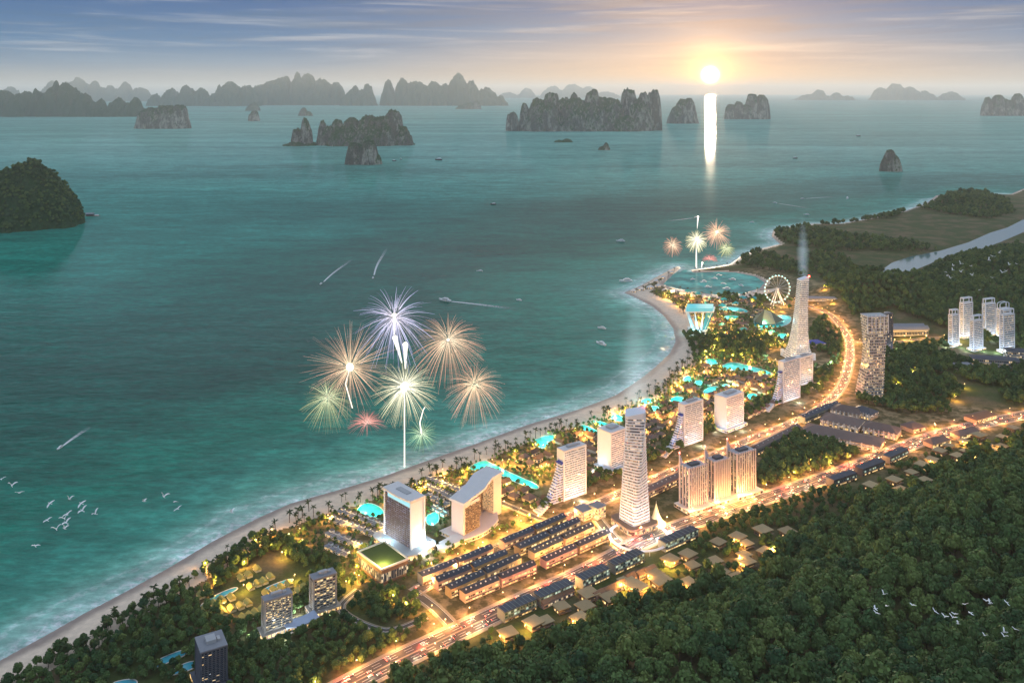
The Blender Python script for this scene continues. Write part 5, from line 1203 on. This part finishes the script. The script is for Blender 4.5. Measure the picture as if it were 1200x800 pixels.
for i in range(2, len(cl)-1):
    x, y = cl[i]; px, py = ppx(x, y, 2)
    if not (30 < px < 802 and py > 352): continue
    for k in range(2):
        if R.random() > .6: continue
        o = offset(cl[max(0, i-3):i+4], (R.choice((52, 58, 64, 72, 80))+R.uniform(-10, 8)))[3 if i >= 3 else 0]
        s, r = shore(o[:1], o[1:]); 
        if s[0] < 30 or taken(o[:1], o[1:], 1)[0] or in_pool(o[:1], o[1:], 2)[0]: continue
        pl.append((o[0], o[1]))
for (x, y) in ((746, 343), (754, 341), (760, 336), (768, 334), (775, 330), (783, 324), (790, 318), (797, 340), (806, 343), (822, 347), (834, 348), (848, 349), (862, 348), (875, 347), (888, 342), (899, 335), (815, 318), (825, 316), (840, 314), (852, 313)): q = G(x, y); pl.append((q.x, q.y))
if len(pl) > 290: pl = R.sample(pl, 290)
for k, (x, y) in enumerate(pl):
    px, py = ppx(x, y, 4); lb = 'tall palm on the beach below the near grove' if px < 300 else 'tall palm on the beach beside the front hotels' if px < 520 else 'tall palm on the beach before the villas' if px < 740 else 'palm at the head of the bay'
    s = R.uniform(.75, 1.35)
    if k == 0: PALM.location = (x, y, tz(x, y)); PALM['label'] = lb; PALM['group'] = 'palms along the beach'
    else: dup(PALM, (x, y, tz(x, y)), R.uniform(0, 6.28), s, lb, 'palms along the beach')
# ------------------------------------------------------------------ lamps
def lamp_proto(name, h, power, col, arm=1.6):
    m = MB(); m.tube((0, 0, -1), (0, 0, h), .16, .10, 6); m.tube((0, 0, h), (arm, 0, h+.4), .09, n=5); m.cur = 1; m.ball((arm, 0, h+.2), .5, 8, 5)
    o = m.build(name, [BLACKM, WARMLAMP]); tag(o, 'x', 'lamp')
    l = point_light((arm, 0, h-1.0), power, col, .5, o); return o
GOLD = (1.0, .52, .11)
LST = lamp_proto('street_lamp', 10, 19000, (1.0, .44, .14)); LGD = lamp_proto('garden_lamp', 9.0, 20000, GOLD, .5)
seen = {}
def put_lamp(pr, x, y, rz, label, group):
    z = tz(x, y)
    if pr.name not in seen: seen[pr.name] = 1; pr.location = (x, y, z); pr.rotation_euler = (0, 0, rz); pr['label'] = label; pr['group'] = group
    else: dup(pr, (x, y, z), rz, 1.0, label, group)
def along(line, off, step, pr, label, group, start=0.0):
    ol = offset(line, off); d = np.concatenate([[0], np.cumsum(np.hypot(*np.diff(ol, axis=0).T))]); s = start+step*.5
    while s < d[-1]:
        i = np.searchsorted(d, s)-1; f = (s-d[i])/(d[i+1]-d[i]); x, y = ol[i]+(ol[i+1]-ol[i])*f; t = ol[i+1]-ol[i]; px, py = ppx(x, y, 4)
        if -20 < px < 1220 and py < 815: put_lamp(pr, x, y, math.atan2(t[1], t[0])+(math.pi/2 if off > 0 else -math.pi/2), label, group)
        s += step
along(MAIN, 15.5, 46, LST, 'street lamp on the forest side of the main road', 'street lamps of the main road'); along(MAIN, -15.5, 46, LST, 'street lamp on the town side of the main road', 'street lamps of the main road', 20)
along(BOUL, 9.5, 40, LST, 'street lamp on the landward side of the boulevard', 'street lamps of the boulevard'); along(BOUL, -9.5, 40, LST, 'street lamp on the beach side of the boulevard', 'street lamps of the boulevard', 20)
along(cl[(ppx(cl[:, 0], cl[:, 1], 2)[0] > 170)], 88, 46, LGD, 'garden lamp along the beach promenade', 'lamps of the beach promenade')
for ln, st in ((CROSS, 30), (CROSSB, 30), (LINK, 30), (PARK, 40)): along(ln, 8.5, st, LGD, 'garden lamp along a side street', 'lamps of the side streets')
n = 0
for _ in range(4000):
    if n >= 190: break
    x = R.uniform(RES[:, 0].min(), RES[:, 0].max()); y = R.uniform(RES[:, 1].min(), RES[:, 1].max()); A = np.array([x]); B = np.array([y])
    if not inside(RES, A, B)[0] or taken(A, B, -3)[0] or in_pool(A, B, 2)[0] or on_road(A, B, 1)[0] or shore(A, B)[0][0] < 62: continue
    if fbm(A/120, B/120, 91, 2)[0] < .36: continue
    put_lamp(LGD, x, y, 0, 'garden lamp glowing among the resort villas and trees', 'garden lamps of the resort'); n += 1
for (x, y) in ((520, 655), (545, 645), (565, 636), (585, 628), (610, 618), (505, 668), (560, 650), (620, 610), (300, 640), (285, 655), (318, 628), (240, 668), (330, 655), (1060, 420), (1070, 440), (1050, 455), (1120, 470), (1130, 455), (1140, 402), (1162, 398), (1125, 400), (1085, 398), (1060, 398), (950, 440), (960, 455),
               (460, 706), (475, 715), (405, 690), (415, 680), (395, 700), (1095, 502), (1180, 470), (285, 694), (318, 708), (262, 716), (345, 682), (865, 590), (880, 586), (850, 596), (950, 545), (945, 520), (960, 530), (970, 545), (710, 735), (760, 700), (790, 668), (860, 640), (905, 650), (930, 560), (965, 340), (975, 356), (940, 355), (920, 360), (915, 365)):
    q = G(x, y); put_lamp(LGD, q.x, q.y, 0, 'lone garden lamp lighting a clearing between trees', 'lamps in clearings')
for (x, y) in VLAMPS: put_lamp(LGD, x, y, 0, 'garden lamp beside a tan-roofed hillside villa', 'lamps of the hillside villas')
for r_ in range(3):
    for k in range(9):
        f = (k+.5)/9; ya = (rows[r_+1][0][0], rows[r_+1][0][1]); a0 = crop4(rows[r_][0][0]+ (rows[4+r_][1][0]-rows[r_][0][0])*f+26, rows[r_][0][1]+(rows[4+r_][1][1]-rows[r_][0][1])*f+16)
        q = G(*a0); put_lamp(LGD, q.x, q.y, 0, 'street lamp in the lanes between the slate-roofed shophouse terraces', 'lamps of the shop lanes')
# ------------------------------------------------------------------ cars
CARW = mat('car_paint', (.45, .44, .43), .3, .05, .5, spec=.6, obvar=.8); TAIL = glow_mat('tail_light', (1, .06, .03), 40); HEAD = glow_mat('head_light', (1, .80, .50), 9); GLS = mat('car_glass', (.02, .02, .025), .1)
def car_proto():
    m = MB(); pr = [(-2.2, .35), (2.25, .35), (2.3, .8), (1.5, .95), (.75, 1.45), (-1.1, 1.48), (-1.9, 1.0), (-2.25, .95)]
    n = len(pr); m.add([(x, -.9, z) for x, z in pr]+[(x, .9, z) for x, z in pr], [tuple(range(n)), tuple(range(2*n-1, n-1, -1))]+[((i+1) % n, i, n+i, n+(i+1) % n) for i in range(n)])
    m.cur = 3; m.box(-1.6, 1.0, -.92, .92, 1.0, 1.32)
    for x in (-1.4, 1.4):
        for y in (-.85, .85): m.tube((x, y-.12, .34), (x, y+.12, .34), .34, n=8)
    m.cur = 1
    for y in (-.62, .62): m.box(-2.34, -2.22, y-.28, y+.28, .62, .95)
    m.cur = 2
    for y in (-.62, .62): m.box(2.24, 2.36, y-.26, y+.26, .58, .85)
    o = m.build('car', [CARW, TAIL, HEAD, GLS]); return o
CAR = car_proto(); CARS = []
def traffic(line, lanes, step, road_name):
    for (o, sgn) in lanes:
        ol = offset(line, o); d = np.concatenate([[0], np.cumsum(np.hypot(*np.diff(ol, axis=0).T))]); s = R.uniform(5, step)
        while s < d[-1]-2:
            i = np.searchsorted(d, s)-1; f = (s-d[i])/(d[i+1]-d[i]); x, y = ol[i]+(ol[i+1]-ol[i])*f; t = (ol[i+1]-ol[i])*sgn; px, py = ppx(x, y, 4)
            if 0 < px < 1200 and py < 800:
                lb = 'car with red tail lights driving away along the '+road_name if sgn > 0 else 'car with bright headlights coming along the '+road_name
                o2 = CAR if not CARS else dup(CAR, (0, 0, 0)); o2.location = (x, y, 4.31); o2.rotation_euler = (0, 0, math.atan2(t[1], t[0])); tag(o2, lb, 'car', 'cars on the '+road_name); CARS.append(o2)
            s += R.uniform(.45, 1.6)*step
traffic(MAIN, ((-10, 1), (-6.4, 1), (-2.8, 1), (10, -1), (6.4, -1), (2.8, -1)), 46, 'main road')
traffic(BOUL, ((-5.4, 1), (-1.8, 1), (5.4, -1), (1.8, -1)), 55, 'boulevard')
for k, c in enumerate(CARS):
    if k % 3 == 0:
        a = c.rotation_euler[2]; away = 'away' in c['label']; point_light((-5 if away else 8, 0, 2.2), 7000 if away else 1100, (1, .10, .05) if away else (1, .8, .5), .5, c, 'car_light')
print('cars', len(CARS), 'palms', len(pl))
# ------------------------------------------------------------------ boats and wakes
def wake_mat():
    m = bpy.data.materials.new('wake_foam'); m.use_nodes = True; n = NT(m.node_tree); b = n.n['Principled BSDF']
    pos = n.node('ShaderNodeNewGeometry').outputs['Position']; f = n.node('ShaderNodeAttribute', attribute_name='fade').outputs['Fac']
    b.inputs['Base Color'].default_value = (.85, .86, .86, 1); b.inputs['Roughness'].default_value = .7
    n.put(b.inputs['Alpha'], n.m('MULTIPLY', f, n.smooth(n.m('ADD', n.noise(pos, .16, 5, .7), n.m('MULTIPLY', f, .25)), .40, .66))); return m
WAKE = wake_mat()
HULLW = mat('white_hull', (.80, .80, .80), .35, .04, .3); HULLD = mat('dark_hull', (.06, .05, .045), .6, .2, .4)
def boat(px, py, L, hx, label, hull=None, cabin=True, cat='boat', name='motor_boat', tall=1.0, group=None):
    p = P(px, py, 0); q = P(*hx, 0); a = math.atan2(q[1]-p[1], q[0]-p[0]); e = empty(name, (p[0], p[1], 0), a); tag(e, label, cat, group)
    W = L*.15; h = L*.085*tall; dk = [(-L/2, -W*.8), (L*.1, -W), (L*.36, -W*.62), (L/2, 0), (L*.36, W*.62), (L*.1, W), (-L/2, W*.8)]; wl = [(x*.93-.02*L, y*.72) for x, y in dk]
    m = MB(); n = len(dk); m.add([(x, y, -.4) for x, y in wl]+[(x, y, h*(1+.35*max(0, x/L*2)**2)) for x, y in dk], [tuple(range(n-1, -1, -1)), tuple(range(n, 2*n))]+[(i, (i+1) % n, n+(i+1) % n, n+i) for i in range(n)]); m.build('hull', hull or HULLW, e)
    if cabin:
        z = h*1.02
        MB().prism([(-L*.34, -W*.62), (L*.16, -W*.62), (L*.25, 0), (L*.16, W*.62), (-L*.34, W*.62)], z, z+L*.07*tall, [(-L*.34, -W*.55), (L*.10, -W*.5), (L*.16, 0), (L*.10, W*.5), (-L*.34, W*.55)]).build('cabin', HULLW, e)
        MB().box(-L*.3, L*.13, -W*.66, W*.66, z+L*.022, z+L*.05).build('window', GLS, e)
        MB().box(-L*.26, L*.04, -W*.5, W*.5, z+L*.07*tall+.01, z+L*.10*tall).build('bridge', HULLW, e); MB().tube((-L*.15, 0, z+L*.1*tall), (-L*.18, 0, z+L*.17*tall), .12).build('mast', STEEL, e)
    else:
        for s in (-1, 1): MB().tube((-L*.3*s, -W*.6, h), (-L*.3*s, W*.6, h), .15).build('thwart', BROWN, e)
        MB().box(-L*.25, L*.15, -W*.5, W*.5, h+1.6, h+1.9).build('awning', HULLD, e)
        for x in (-L*.24, L*.14):
            for y in (-W*.45, W*.45): MB().tube((x, y, h*.5), (x, y, h+1.6), .08).build('post', STEEL, e)
    return p, q, a
def wake(p0, p1, w0, w1, label):
    a = np.array(P(*p0)[:2]); b = np.array(P(*p1)[:2]); L = np.hypot(*(b-a)); d = (b-a)/L; s = np.array([-d[1], d[0]]); V = []; Q = []; A = []; n = 40
    for i in range(n+1):
        f = i/n; w = w0+(w1-w0)*f
        for k, u in enumerate((-1, -.5, 0, .5, 1)): c = a+(b-a)*f+s*u*w+s*math.sin(f*5)*L*.008; V.append((*c, .16)); A.append((1-f)**.8*(1.0 if abs(u) < .9 else .0)*(1.0 if k != 2 else .8)*min(1, f*14+.3))
    for i in range(n):
        for k in range(4): q = i*5+k; Q.append((q, q+1, q+6, q+5))
    o = link('foam_wake', npmesh('foam_wake', V, Q, WAKE, True, {'fade': A})); tag(o, label, 'wake', None, 'stuff')
for (x, y, L, tx, ty, lb) in ((376, 333, 20, 412, 303, 'speedboat left of two racing towards the viewer, long pale wake behind'), (437, 326, 20, 452, 290, 'speedboat right of two racing towards the viewer, narrow wake behind'), (70, 525, 17, 106, 499, 'speedboat alone off the near beach with a long pale wake'),
                             (816, 255, 26, 775, 260, 'small speedboat beyond the marina fireworks with a wake to its left'), (908, 238, 28, 955, 245, 'speedboat near the cape with a wake to its right'), (940, 233, 28, 985, 230, 'speedboat farthest out off the cape, wake trailing to the right')):
    boat(x, y, L, (x+(x-tx), y+(y-ty)), lb, cat='speedboat', name='speedboat'); wake((x+(tx-x)*.08, y+(ty-y)*.08), (tx, ty), L*.12, L*.42, 'pale foam wake trailing behind a speedboat')
boat(521, 352.5, 38, (490, 348), 'large white motor yacht with a long wake above the fireworks', tall=1.3, name='motor_yacht', cat='yacht'); wake((527, 353), (606, 362), 4, 16, 'broad foam wake behind the large white motor yacht')
for (x, y, L, hx, lb) in ((733, 330, 40, (700, 331), 'white yacht moored off the marina spit'), (704, 403.5, 30, (690, 399), 'white yacht lying off the bay beach, nearer of two'), (705, 385, 22, (690, 383), 'white yacht lying off the bay beach, farther of two'), (608, 352, 18, (590, 349), 'little white boat right of the large yacht'), (562, 318, 20, (545, 318), 'little white boat alone in the open bay'), (727, 283, 34, (700, 283), 'white boat far off left of the marina fireworks'), (881, 261, 22, (870, 261), 'tiny white boat off the cape'), (993, 233, 40, (993, 240), 'white boat with tall cabin near the cape'), (945, 252, 26, (925, 252), 'low white boat off the cape shore')):
    boat(x, y, L, hx, lb, tall=1.4, cat='yacht', name='motor_yacht')
for (x, y, L, hx, lb) in ((578, 240, 30, (560, 240), 'small dark boat alone in the middle of the bay'), (514, 188, 60, (480, 188), 'dark junk boat in front of the cliffed islands'), (932, 186, 42, (950, 186), 'tiny dark boat right of the sun glitter'), (1006, 160, 60, (1030, 160), 'tiny dark boat far out on the right'), (462, 189, 36, (480, 189), 'dark boat beside the pale-footed islet'), (470, 187, 30, (480, 189), 'paler boat at the end of the line by the pale-footed islet')):
    boat(x, y, L, hx, lb, HULLD, True, 'boat', 'junk_boat', 2.0)
for k, (x, y) in enumerate(((812, 328), (824, 331), (837, 327), (848, 333), (858, 328), (868, 335), (830, 337), (851, 339), (843, 323))): boat(x, y, R.uniform(16, 26), (x+R.uniform(-20, 20), y+R.uniform(-2, 2)), 'small white boat moored in the round turquoise lagoon', tall=1.5, cat='boat', name='motor_boat', group='boats moored in the lagoon')
p = P(108, 253, 0); e = empty('floating_house', (p[0], p[1], 0), .1); tag(e, 'dark floating house raft moored beside the wooded headland', 'raft house')
MB().box(-32, 32, -14, 14, -.5, 1.4).build('raft', BROWN, e); MB().box(-24, 6, -9, 9, 1.41, 9).build('wall', DARKC, e); MB().add([(-28, -12, 9), (9, -12, 9), (9, 12, 9), (-28, 12, 9), (-28, 0, 15), (9, 0, 15)], [(0, 1, 5, 4), (2, 3, 4, 5), (0, 4, 3), (1, 2, 5), (0, 3, 2, 1)]).build('roof', ROOFGREY, e); MB().box(12, 26, -7, 7, 1.41, 6).build('shed', HULLW, e)
# ------------------------------------------------------------------ birds
BIRDW = mat('white_plumage', (.85, .85, .84), .6, .05, 2)
def bird_mesh(up, sweep):
    me = MB(); n = 8; rings = [(-.42, .02), (-.30, .06), (-.05, .115), (.18, .11), (.34, .06), (.46, .07), (.54, .045), (.64, .008)]; v = []
    for (x, r) in rings:
        for k in range(n): q = 2*math.pi*k/n; v.append((x, r*math.cos(q), r*math.sin(q)*.9+(.03 if x > .3 else 0)))
    f = [(j*n+k, (j+1)*n+k, (j+1)*n+(k+1) % n, j*n+(k+1) % n) for j in range(len(rings)-1) for k in range(n)]+[tuple(range(n-1, -1, -1))[::-1], tuple(range((len(rings)-1)*n, len(rings)*n))]
    me.add(v, f); me.add([(-.40, -.05, 0), (-.40, .05, 0), (-.66, .13, .01), (-.66, -.13, .01), (-.40, -.05, .02), (-.40, .05, .02), (-.66, .13, .02), (-.66, -.13, .02)], [(0, 3, 2, 1), (4, 5, 6, 7), (0, 1, 5, 4), (1, 2, 6, 5), (2, 3, 7, 6), (3, 0, 4, 7)])
    for s in (-1, 1):
        st = [(.20, -.12, .08, .03), (.26, -.16, .45, up*.42), (.16, -.20, .80, up*.60), (-.05-sweep, -.16-sweep, 1.12, up*.62)]; v = []
        for (x0, x1, y, z) in st: v += [(x0, s*y, z+.012), (x1, s*y, z+.008), (x0, s*y, z-.012), (x1, s*y, z-.008)]
        f = []
        for j in range(3): b = j*4; f += [(b, b+1, b+5, b+4), (b+2, b+6, b+7, b+3), (b, b+4, b+6, b+2), (b+1, b+3, b+7, b+5)]
        me.add(v, f)
    return me.mesh('bird', BIRDW)
BM = [bird_mesh(.9, .05), bird_mesh(.35, .15), bird_mesh(1.3, .0), bird_mesh(-.25, .1)]
def flock(pts, d, label, group, s, heading):
    s *= 1.4
    for (x, y) in pts:
        dd = d*R.uniform(.9, 1.12); o = link('bird', R.choice(BM), loc=((x-600)*dd/F, dd, H-(y-HZ)*dd/F)); o.rotation_euler = (R.uniform(-.5, .5), R.uniform(-.3, .2), heading+R.uniform(-.5, .5)); o.scale = (s,)*3; tag(o, label, 'bird', group)
flock(c6([(5, 65), (42, 88), (68, 114), (180, 152), (250, 137), (293, 152), (297, 178), (243, 190), (233, 207), (343, 190), (238, 222), (170, 213), (203, 245), (232, 243), (127, 305)]), 230, 'white bird in the flock flying over the green water at the left', 'white birds over the near water', .78, 2.6)
flock(c6([(520, 145), (590, 128), (633, 145), (640, 172)]), 230, 'white bird in the small group leading the flock towards the beach', 'white birds leading towards the beach', .78, 2.6)
flock(c6([(835, 185)]), 230, 'single white bird in front of the flock, just off the beach palms', None, .78, 2.6)
flock([c8(*q) for q in ((806, 230), (782, 270), (785, 282), (815, 263), (887, 260), (950, 278), (978, 293), (1000, 295), (1005, 285), (1035, 258), (1050, 282), (1015, 313), (1095, 248), (1105, 256), (1152, 253), (1090, 346), (1145, 337), (1145, 348), (1175, 328))], 270, 'white bird in the flock over the dark near forest', 'white birds over the near forest', .75, 3.4)
flock([(940+x/4.446, 200+y/4.446) for x, y in ((748, 527), (757, 548), (773, 560), (785, 518), (787, 495), (825, 485), (828, 528), (880, 497), (888, 545), (973, 466), (993, 446), (1028, 428), (1080, 490), (1117, 485), (1043, 530), (1065, 523), (992, 557), (925, 620))], 400, 'white bird in the flock before the far wooded hill', 'white birds before the far hill', .80, 3.4)
# ------------------------------------------------------------------ fireworks
def spark_mat(name, c0, c1, c2_, k=1.6):
    m = bpy.data.materials.new(name); m.use_nodes = True; n = NT(m.node_tree); b = n.n['Principled BSDF']; f = n.node('ShaderNodeAttribute', attribute_name='f').outputs['Fac']
    b.inputs['Base Color'].default_value = (.02, .02, .02, 1); n.put(b.inputs['Emission Color'], n.ramp(f, [(0, c0), (.45, c1), (1, c2_)])); bb = n.node('ShaderNodeAttribute', attribute_name='glow').outputs['Fac']; n.put(b.inputs['Emission Strength'], n.m('MULTIPLY', bb, n.m('MULTIPLY', n.ramp(f, [(0, .75), (.5, .55), (1, .42)]), k*.85))); m.cycles.emission_sampling = 'NONE'; return m
def burst(px, py, d, r, n, mt, label, droop=.18, inner=.04, dome=False, core=0.0, seed=0, th=.175, trail=None, jit=.16):
    mp = d/F; c = ((px-600)*mp, d, H-(py-HZ)*mp); e = empty('firework', c); tag(e, label, 'firework', None)
    rg = np.random.default_rng(seed); V = []; Q = []; A = []; GL = []; rr = r*mp; droop *= 1.5
    n = int(n*1.9)
    for k in range(n):
        z = np.clip(1-2*(k+.5)/n+rg.uniform(-.08, .08), -1, 1); a = k*2.39996+rg.uniform(-.5, .5); q = math.sqrt(1-z*z); dv = np.array([q*math.cos(a), q*math.sin(a), z])
        if dome: dv[2] = abs(dv[2])
        gb = rg.choice((.35, .6, 1.0, 1.5)); L = rr*1.1*(1-jit*rg.random()**1.5); b = len(V); t0 = inner+rg.uniform(0, .42)**1.3
        up = np.cross(dv, [.3, .2, .9]); up /= np.linalg.norm(up)+1e-9; w = np.cross(dv, up)
        for j in range(5):
            t = t0+(1-t0)*j/4; c_ = dv*L*t; c_[2] -= droop*rr*t*t; s = th*mp*(1.15-.75*t)
            for m_ in range(3): an = m_*2.094; V.append(c_+up*s*math.cos(an)+w*s*math.sin(an)); A.append(t); GL.append(gb)
        for j in range(4):
            for m_ in range(3): x = b+j*3; Q.append((x+m_, x+(m_+1) % 3, x+3+(m_+1) % 3, x+3+m_))
    link('sparks', npmesh('sparks', V, Q, mt, False, {'f': A, 'glow': GL}), e)
    if core: MB().ball((0, 0, 0), core*mp, 10, 7).build('core', SPARKCORE, e)
    if trail:
        pts = [Vector(((x-px)*mp, 0, -(y-py)*mp)) for x, y in trail]; m = MB()
        for i in range(len(pts)-1): m.tube(pts[i], pts[i+1], (.9-.5*i/len(pts))*mp, (.9-.5*(i+1)/len(pts))*mp, 6)
        m.build('trail', SPARKTRAIL, e)
    return e
SPARKCORE = glow_mat('firework_core', (1, .90, .68), 3.0); SPARKTRAIL = glow_mat('firework_trail', (1, .93, .82), 1.2)
S_OR = spark_mat('orange_sparks', (1, .85, .55), (1, .62, .38), (.85, .50, .38)); S_BL = spark_mat('violet_sparks', (1, .9, .95), (.72, .72, 1), (.45, .50, .9), 1.2); S_WH = spark_mat('white_gold_sparks', (1, .97, .8), (1, .95, .66), (.85, .80, .45), 1.9)
S_RD = spark_mat('red_gold_sparks', (1, .85, .6), (1, .66, .42), (.95, .38, .26), 1.4); S_GR = spark_mat('green_gold_sparks', (.95, 1, .65), (.75, .85, .45), (.6, .62, .25), 1.3); S_RE = spark_mat('rose_sparks', (1, .6, .5), (.95, .38, .32), (.8, .25, .25), 1.4); S_GN = spark_mat('green_sparks', (.9, 1, .75), (.55, .9, .5), (.3, .7, .4), 1.3)
D = P(474, 548, 0)[1]
burst(462, 372, D+30, 50, 110, S_BL, 'violet-blue firework burst, topmost of the big display over the water', .22, seed=1, jit=.55, th=.34)
burst(410, 430, D-20, 55, 150, S_OR, 'wide orange firework burst with a glowing centre, left in the big display', .06, seed=2, core=4.5, jit=.5, trail=[(410, 430), (405, 450), (413, 478)])
burst(384, 466, D-60, 30, 120, S_GR, 'green-gold round firework burst low at the left of the big display', .22, seed=3)
burst(430, 496, D-50, 22, 90, S_RE, 'small rose-red domed firework burst, lowest left of the big display', .25, dome=True, seed=4)
burst(474, 453, D, 37, 150, S_WH, 'white-gold firework burst on a tall straight trail rising from the beach', .15, seed=5, core=5, trail=[(474, 547), (474, 520), (474, 490), (474, 458)], th=.21)
burst(525, 398, D+60, 43, 170, S_RD, 'red-edged gold firework burst at the upper right of the big display', .24, seed=6, core=1.5)
burst(556, 450, D+40, 36, 130, S_OR, 'copper firework burst at the right edge of the big display', .25, seed=7)
burst(494, 508, D+10, 21, 60, S_GN, 'small green firework burst just off the beach', .12, seed=8, trail=[(494, 508), (492, 495), (496, 480), (498, 477)])
def rocket(px, py, tx, ty, d, label, k=1.0):
    mp = d/F; e = empty('firework_rocket', ((px-600)*mp, d, H-(py-HZ)*mp)); tag(e, label, 'firework'); a = Vector(((tx-px)*mp, 0, -(ty-py)*mp)); m = MB()
    m.tube((0, 0, 0), a*.7, .5*mp*k, 2.2*mp*k, 8); m.tube(a*.7, a, 2.2*mp*k, 3.0*mp*k, 8); m.build('flame', SPARKTRAIL, e); MB().ball(a, 3.1*mp*k, 8, 6).build('core', SPARKCORE, e)
rocket(471, 425, 463, 396, D+20, 'pale flaming rocket trail below the violet burst, left of two'); rocket(475, 432, 475, 404, D+15, 'pale flaming rocket trail directly above the white-gold burst, right of two'); rocket(462, 392, 462, 370, D+35, 'short pale flame in the heart of the violet burst')
D2 = P(816, 316, 0)[1]
burst(788, 287, D2, 11.5, 80, S_RD, 'small rose-gold firework burst left in the far display at the marina', .15, seed=11, th=.21); burst(816, 281, D2, 13, 90, S_WH, 'small white firework burst on a trail in the far display at the marina', .12, seed=12, core=1.6, th=.34, trail=[(816, 314), (816, 298), (816, 283)])
burst(840, 272, D2, 17, 100, S_OR, 'widest orange firework burst in the far display at the marina', .1, seed=13, core=1.8, th=.3, jit=.4); burst(851, 291, D2, 10.5, 80, S_GR, 'small gold firework burst right in the far display at the marina', .15, seed=14, th=.21); burst(832, 304, D2, 9, 60, S_RE, 'small rose domed firework burst lowest in the far display', .2, dome=True, seed=15, th=.21)
rocket(817, 268, 818, 254, D2, 'short white flame at the top of the far display', .35); rocket(822, 314, 823, 308, D2, 'short white flame at the foot of the far display', .35)
# ------------------------------------------------------------------ searchlight beams and evening haze
def beam(px, py, top, wpx, label, col, k):
    d = P(px, py, 4)[1]; mp = d/F; z0 = H-(py-HZ)*mp; z1 = H-(top-HZ)*mp; w = wpx*mp/2
    m = bpy.data.materials.new('light_beam_air'); m.use_nodes = True; n = NT(m.node_tree); n.n.remove(n.n['Principled BSDF']); v = n.node('ShaderNodeEmission'); v.inputs['Color'].default_value = (*col, 1)
    v.inputs['Strength'].default_value = k/w/5; n.l.new(v.outputs[0], n.n['Material Output'].inputs['Volume'])
    e = empty('light_beam', ((px-600)*mp, d, z0)); tag(e, label, 'light beam', None, 'stuff')
    for (f, hgt) in ((1.0, .50), (.84, .63), (.68, .75), (.50, .87), (.32, 1.0)): MB().tube((0, 0, 0), (0, 0, (z1-z0)*hgt), w*f*.75, w*f, 28).build('beam_shell', m, e)
def haze():
    m = bpy.data.materials.new('evening_haze'); m.use_nodes = True; n = NT(m.node_tree); n.n.remove(n.n['Principled BSDF']); v = n.node('ShaderNodeVolumePrincipled')
    v.inputs['Color'].default_value = (.93, .94, .95, 1); v.inputs['Density'].default_value = HAZE; v.inputs['Anisotropy'].default_value = .35
    n.l.new(v.outputs[0], n.n['Material Output'].inputs['Volume'])
    o = MB().box(-147000, 147000, -1500, 142000, -4.5, 1450).build('haze', m); tag(o, kind='stuff')
HAZE = 1.7e-5
haze()
beam(744, 478, 345, 42, 'faint pale searchlight beam rising above the twisted tower', (.75, .95, 1.0), .12)
beam(941, 326, 255, 16, 'faint blue searchlight beam rising above the flared skyscraper', (.6, .80, 1.0), .16)
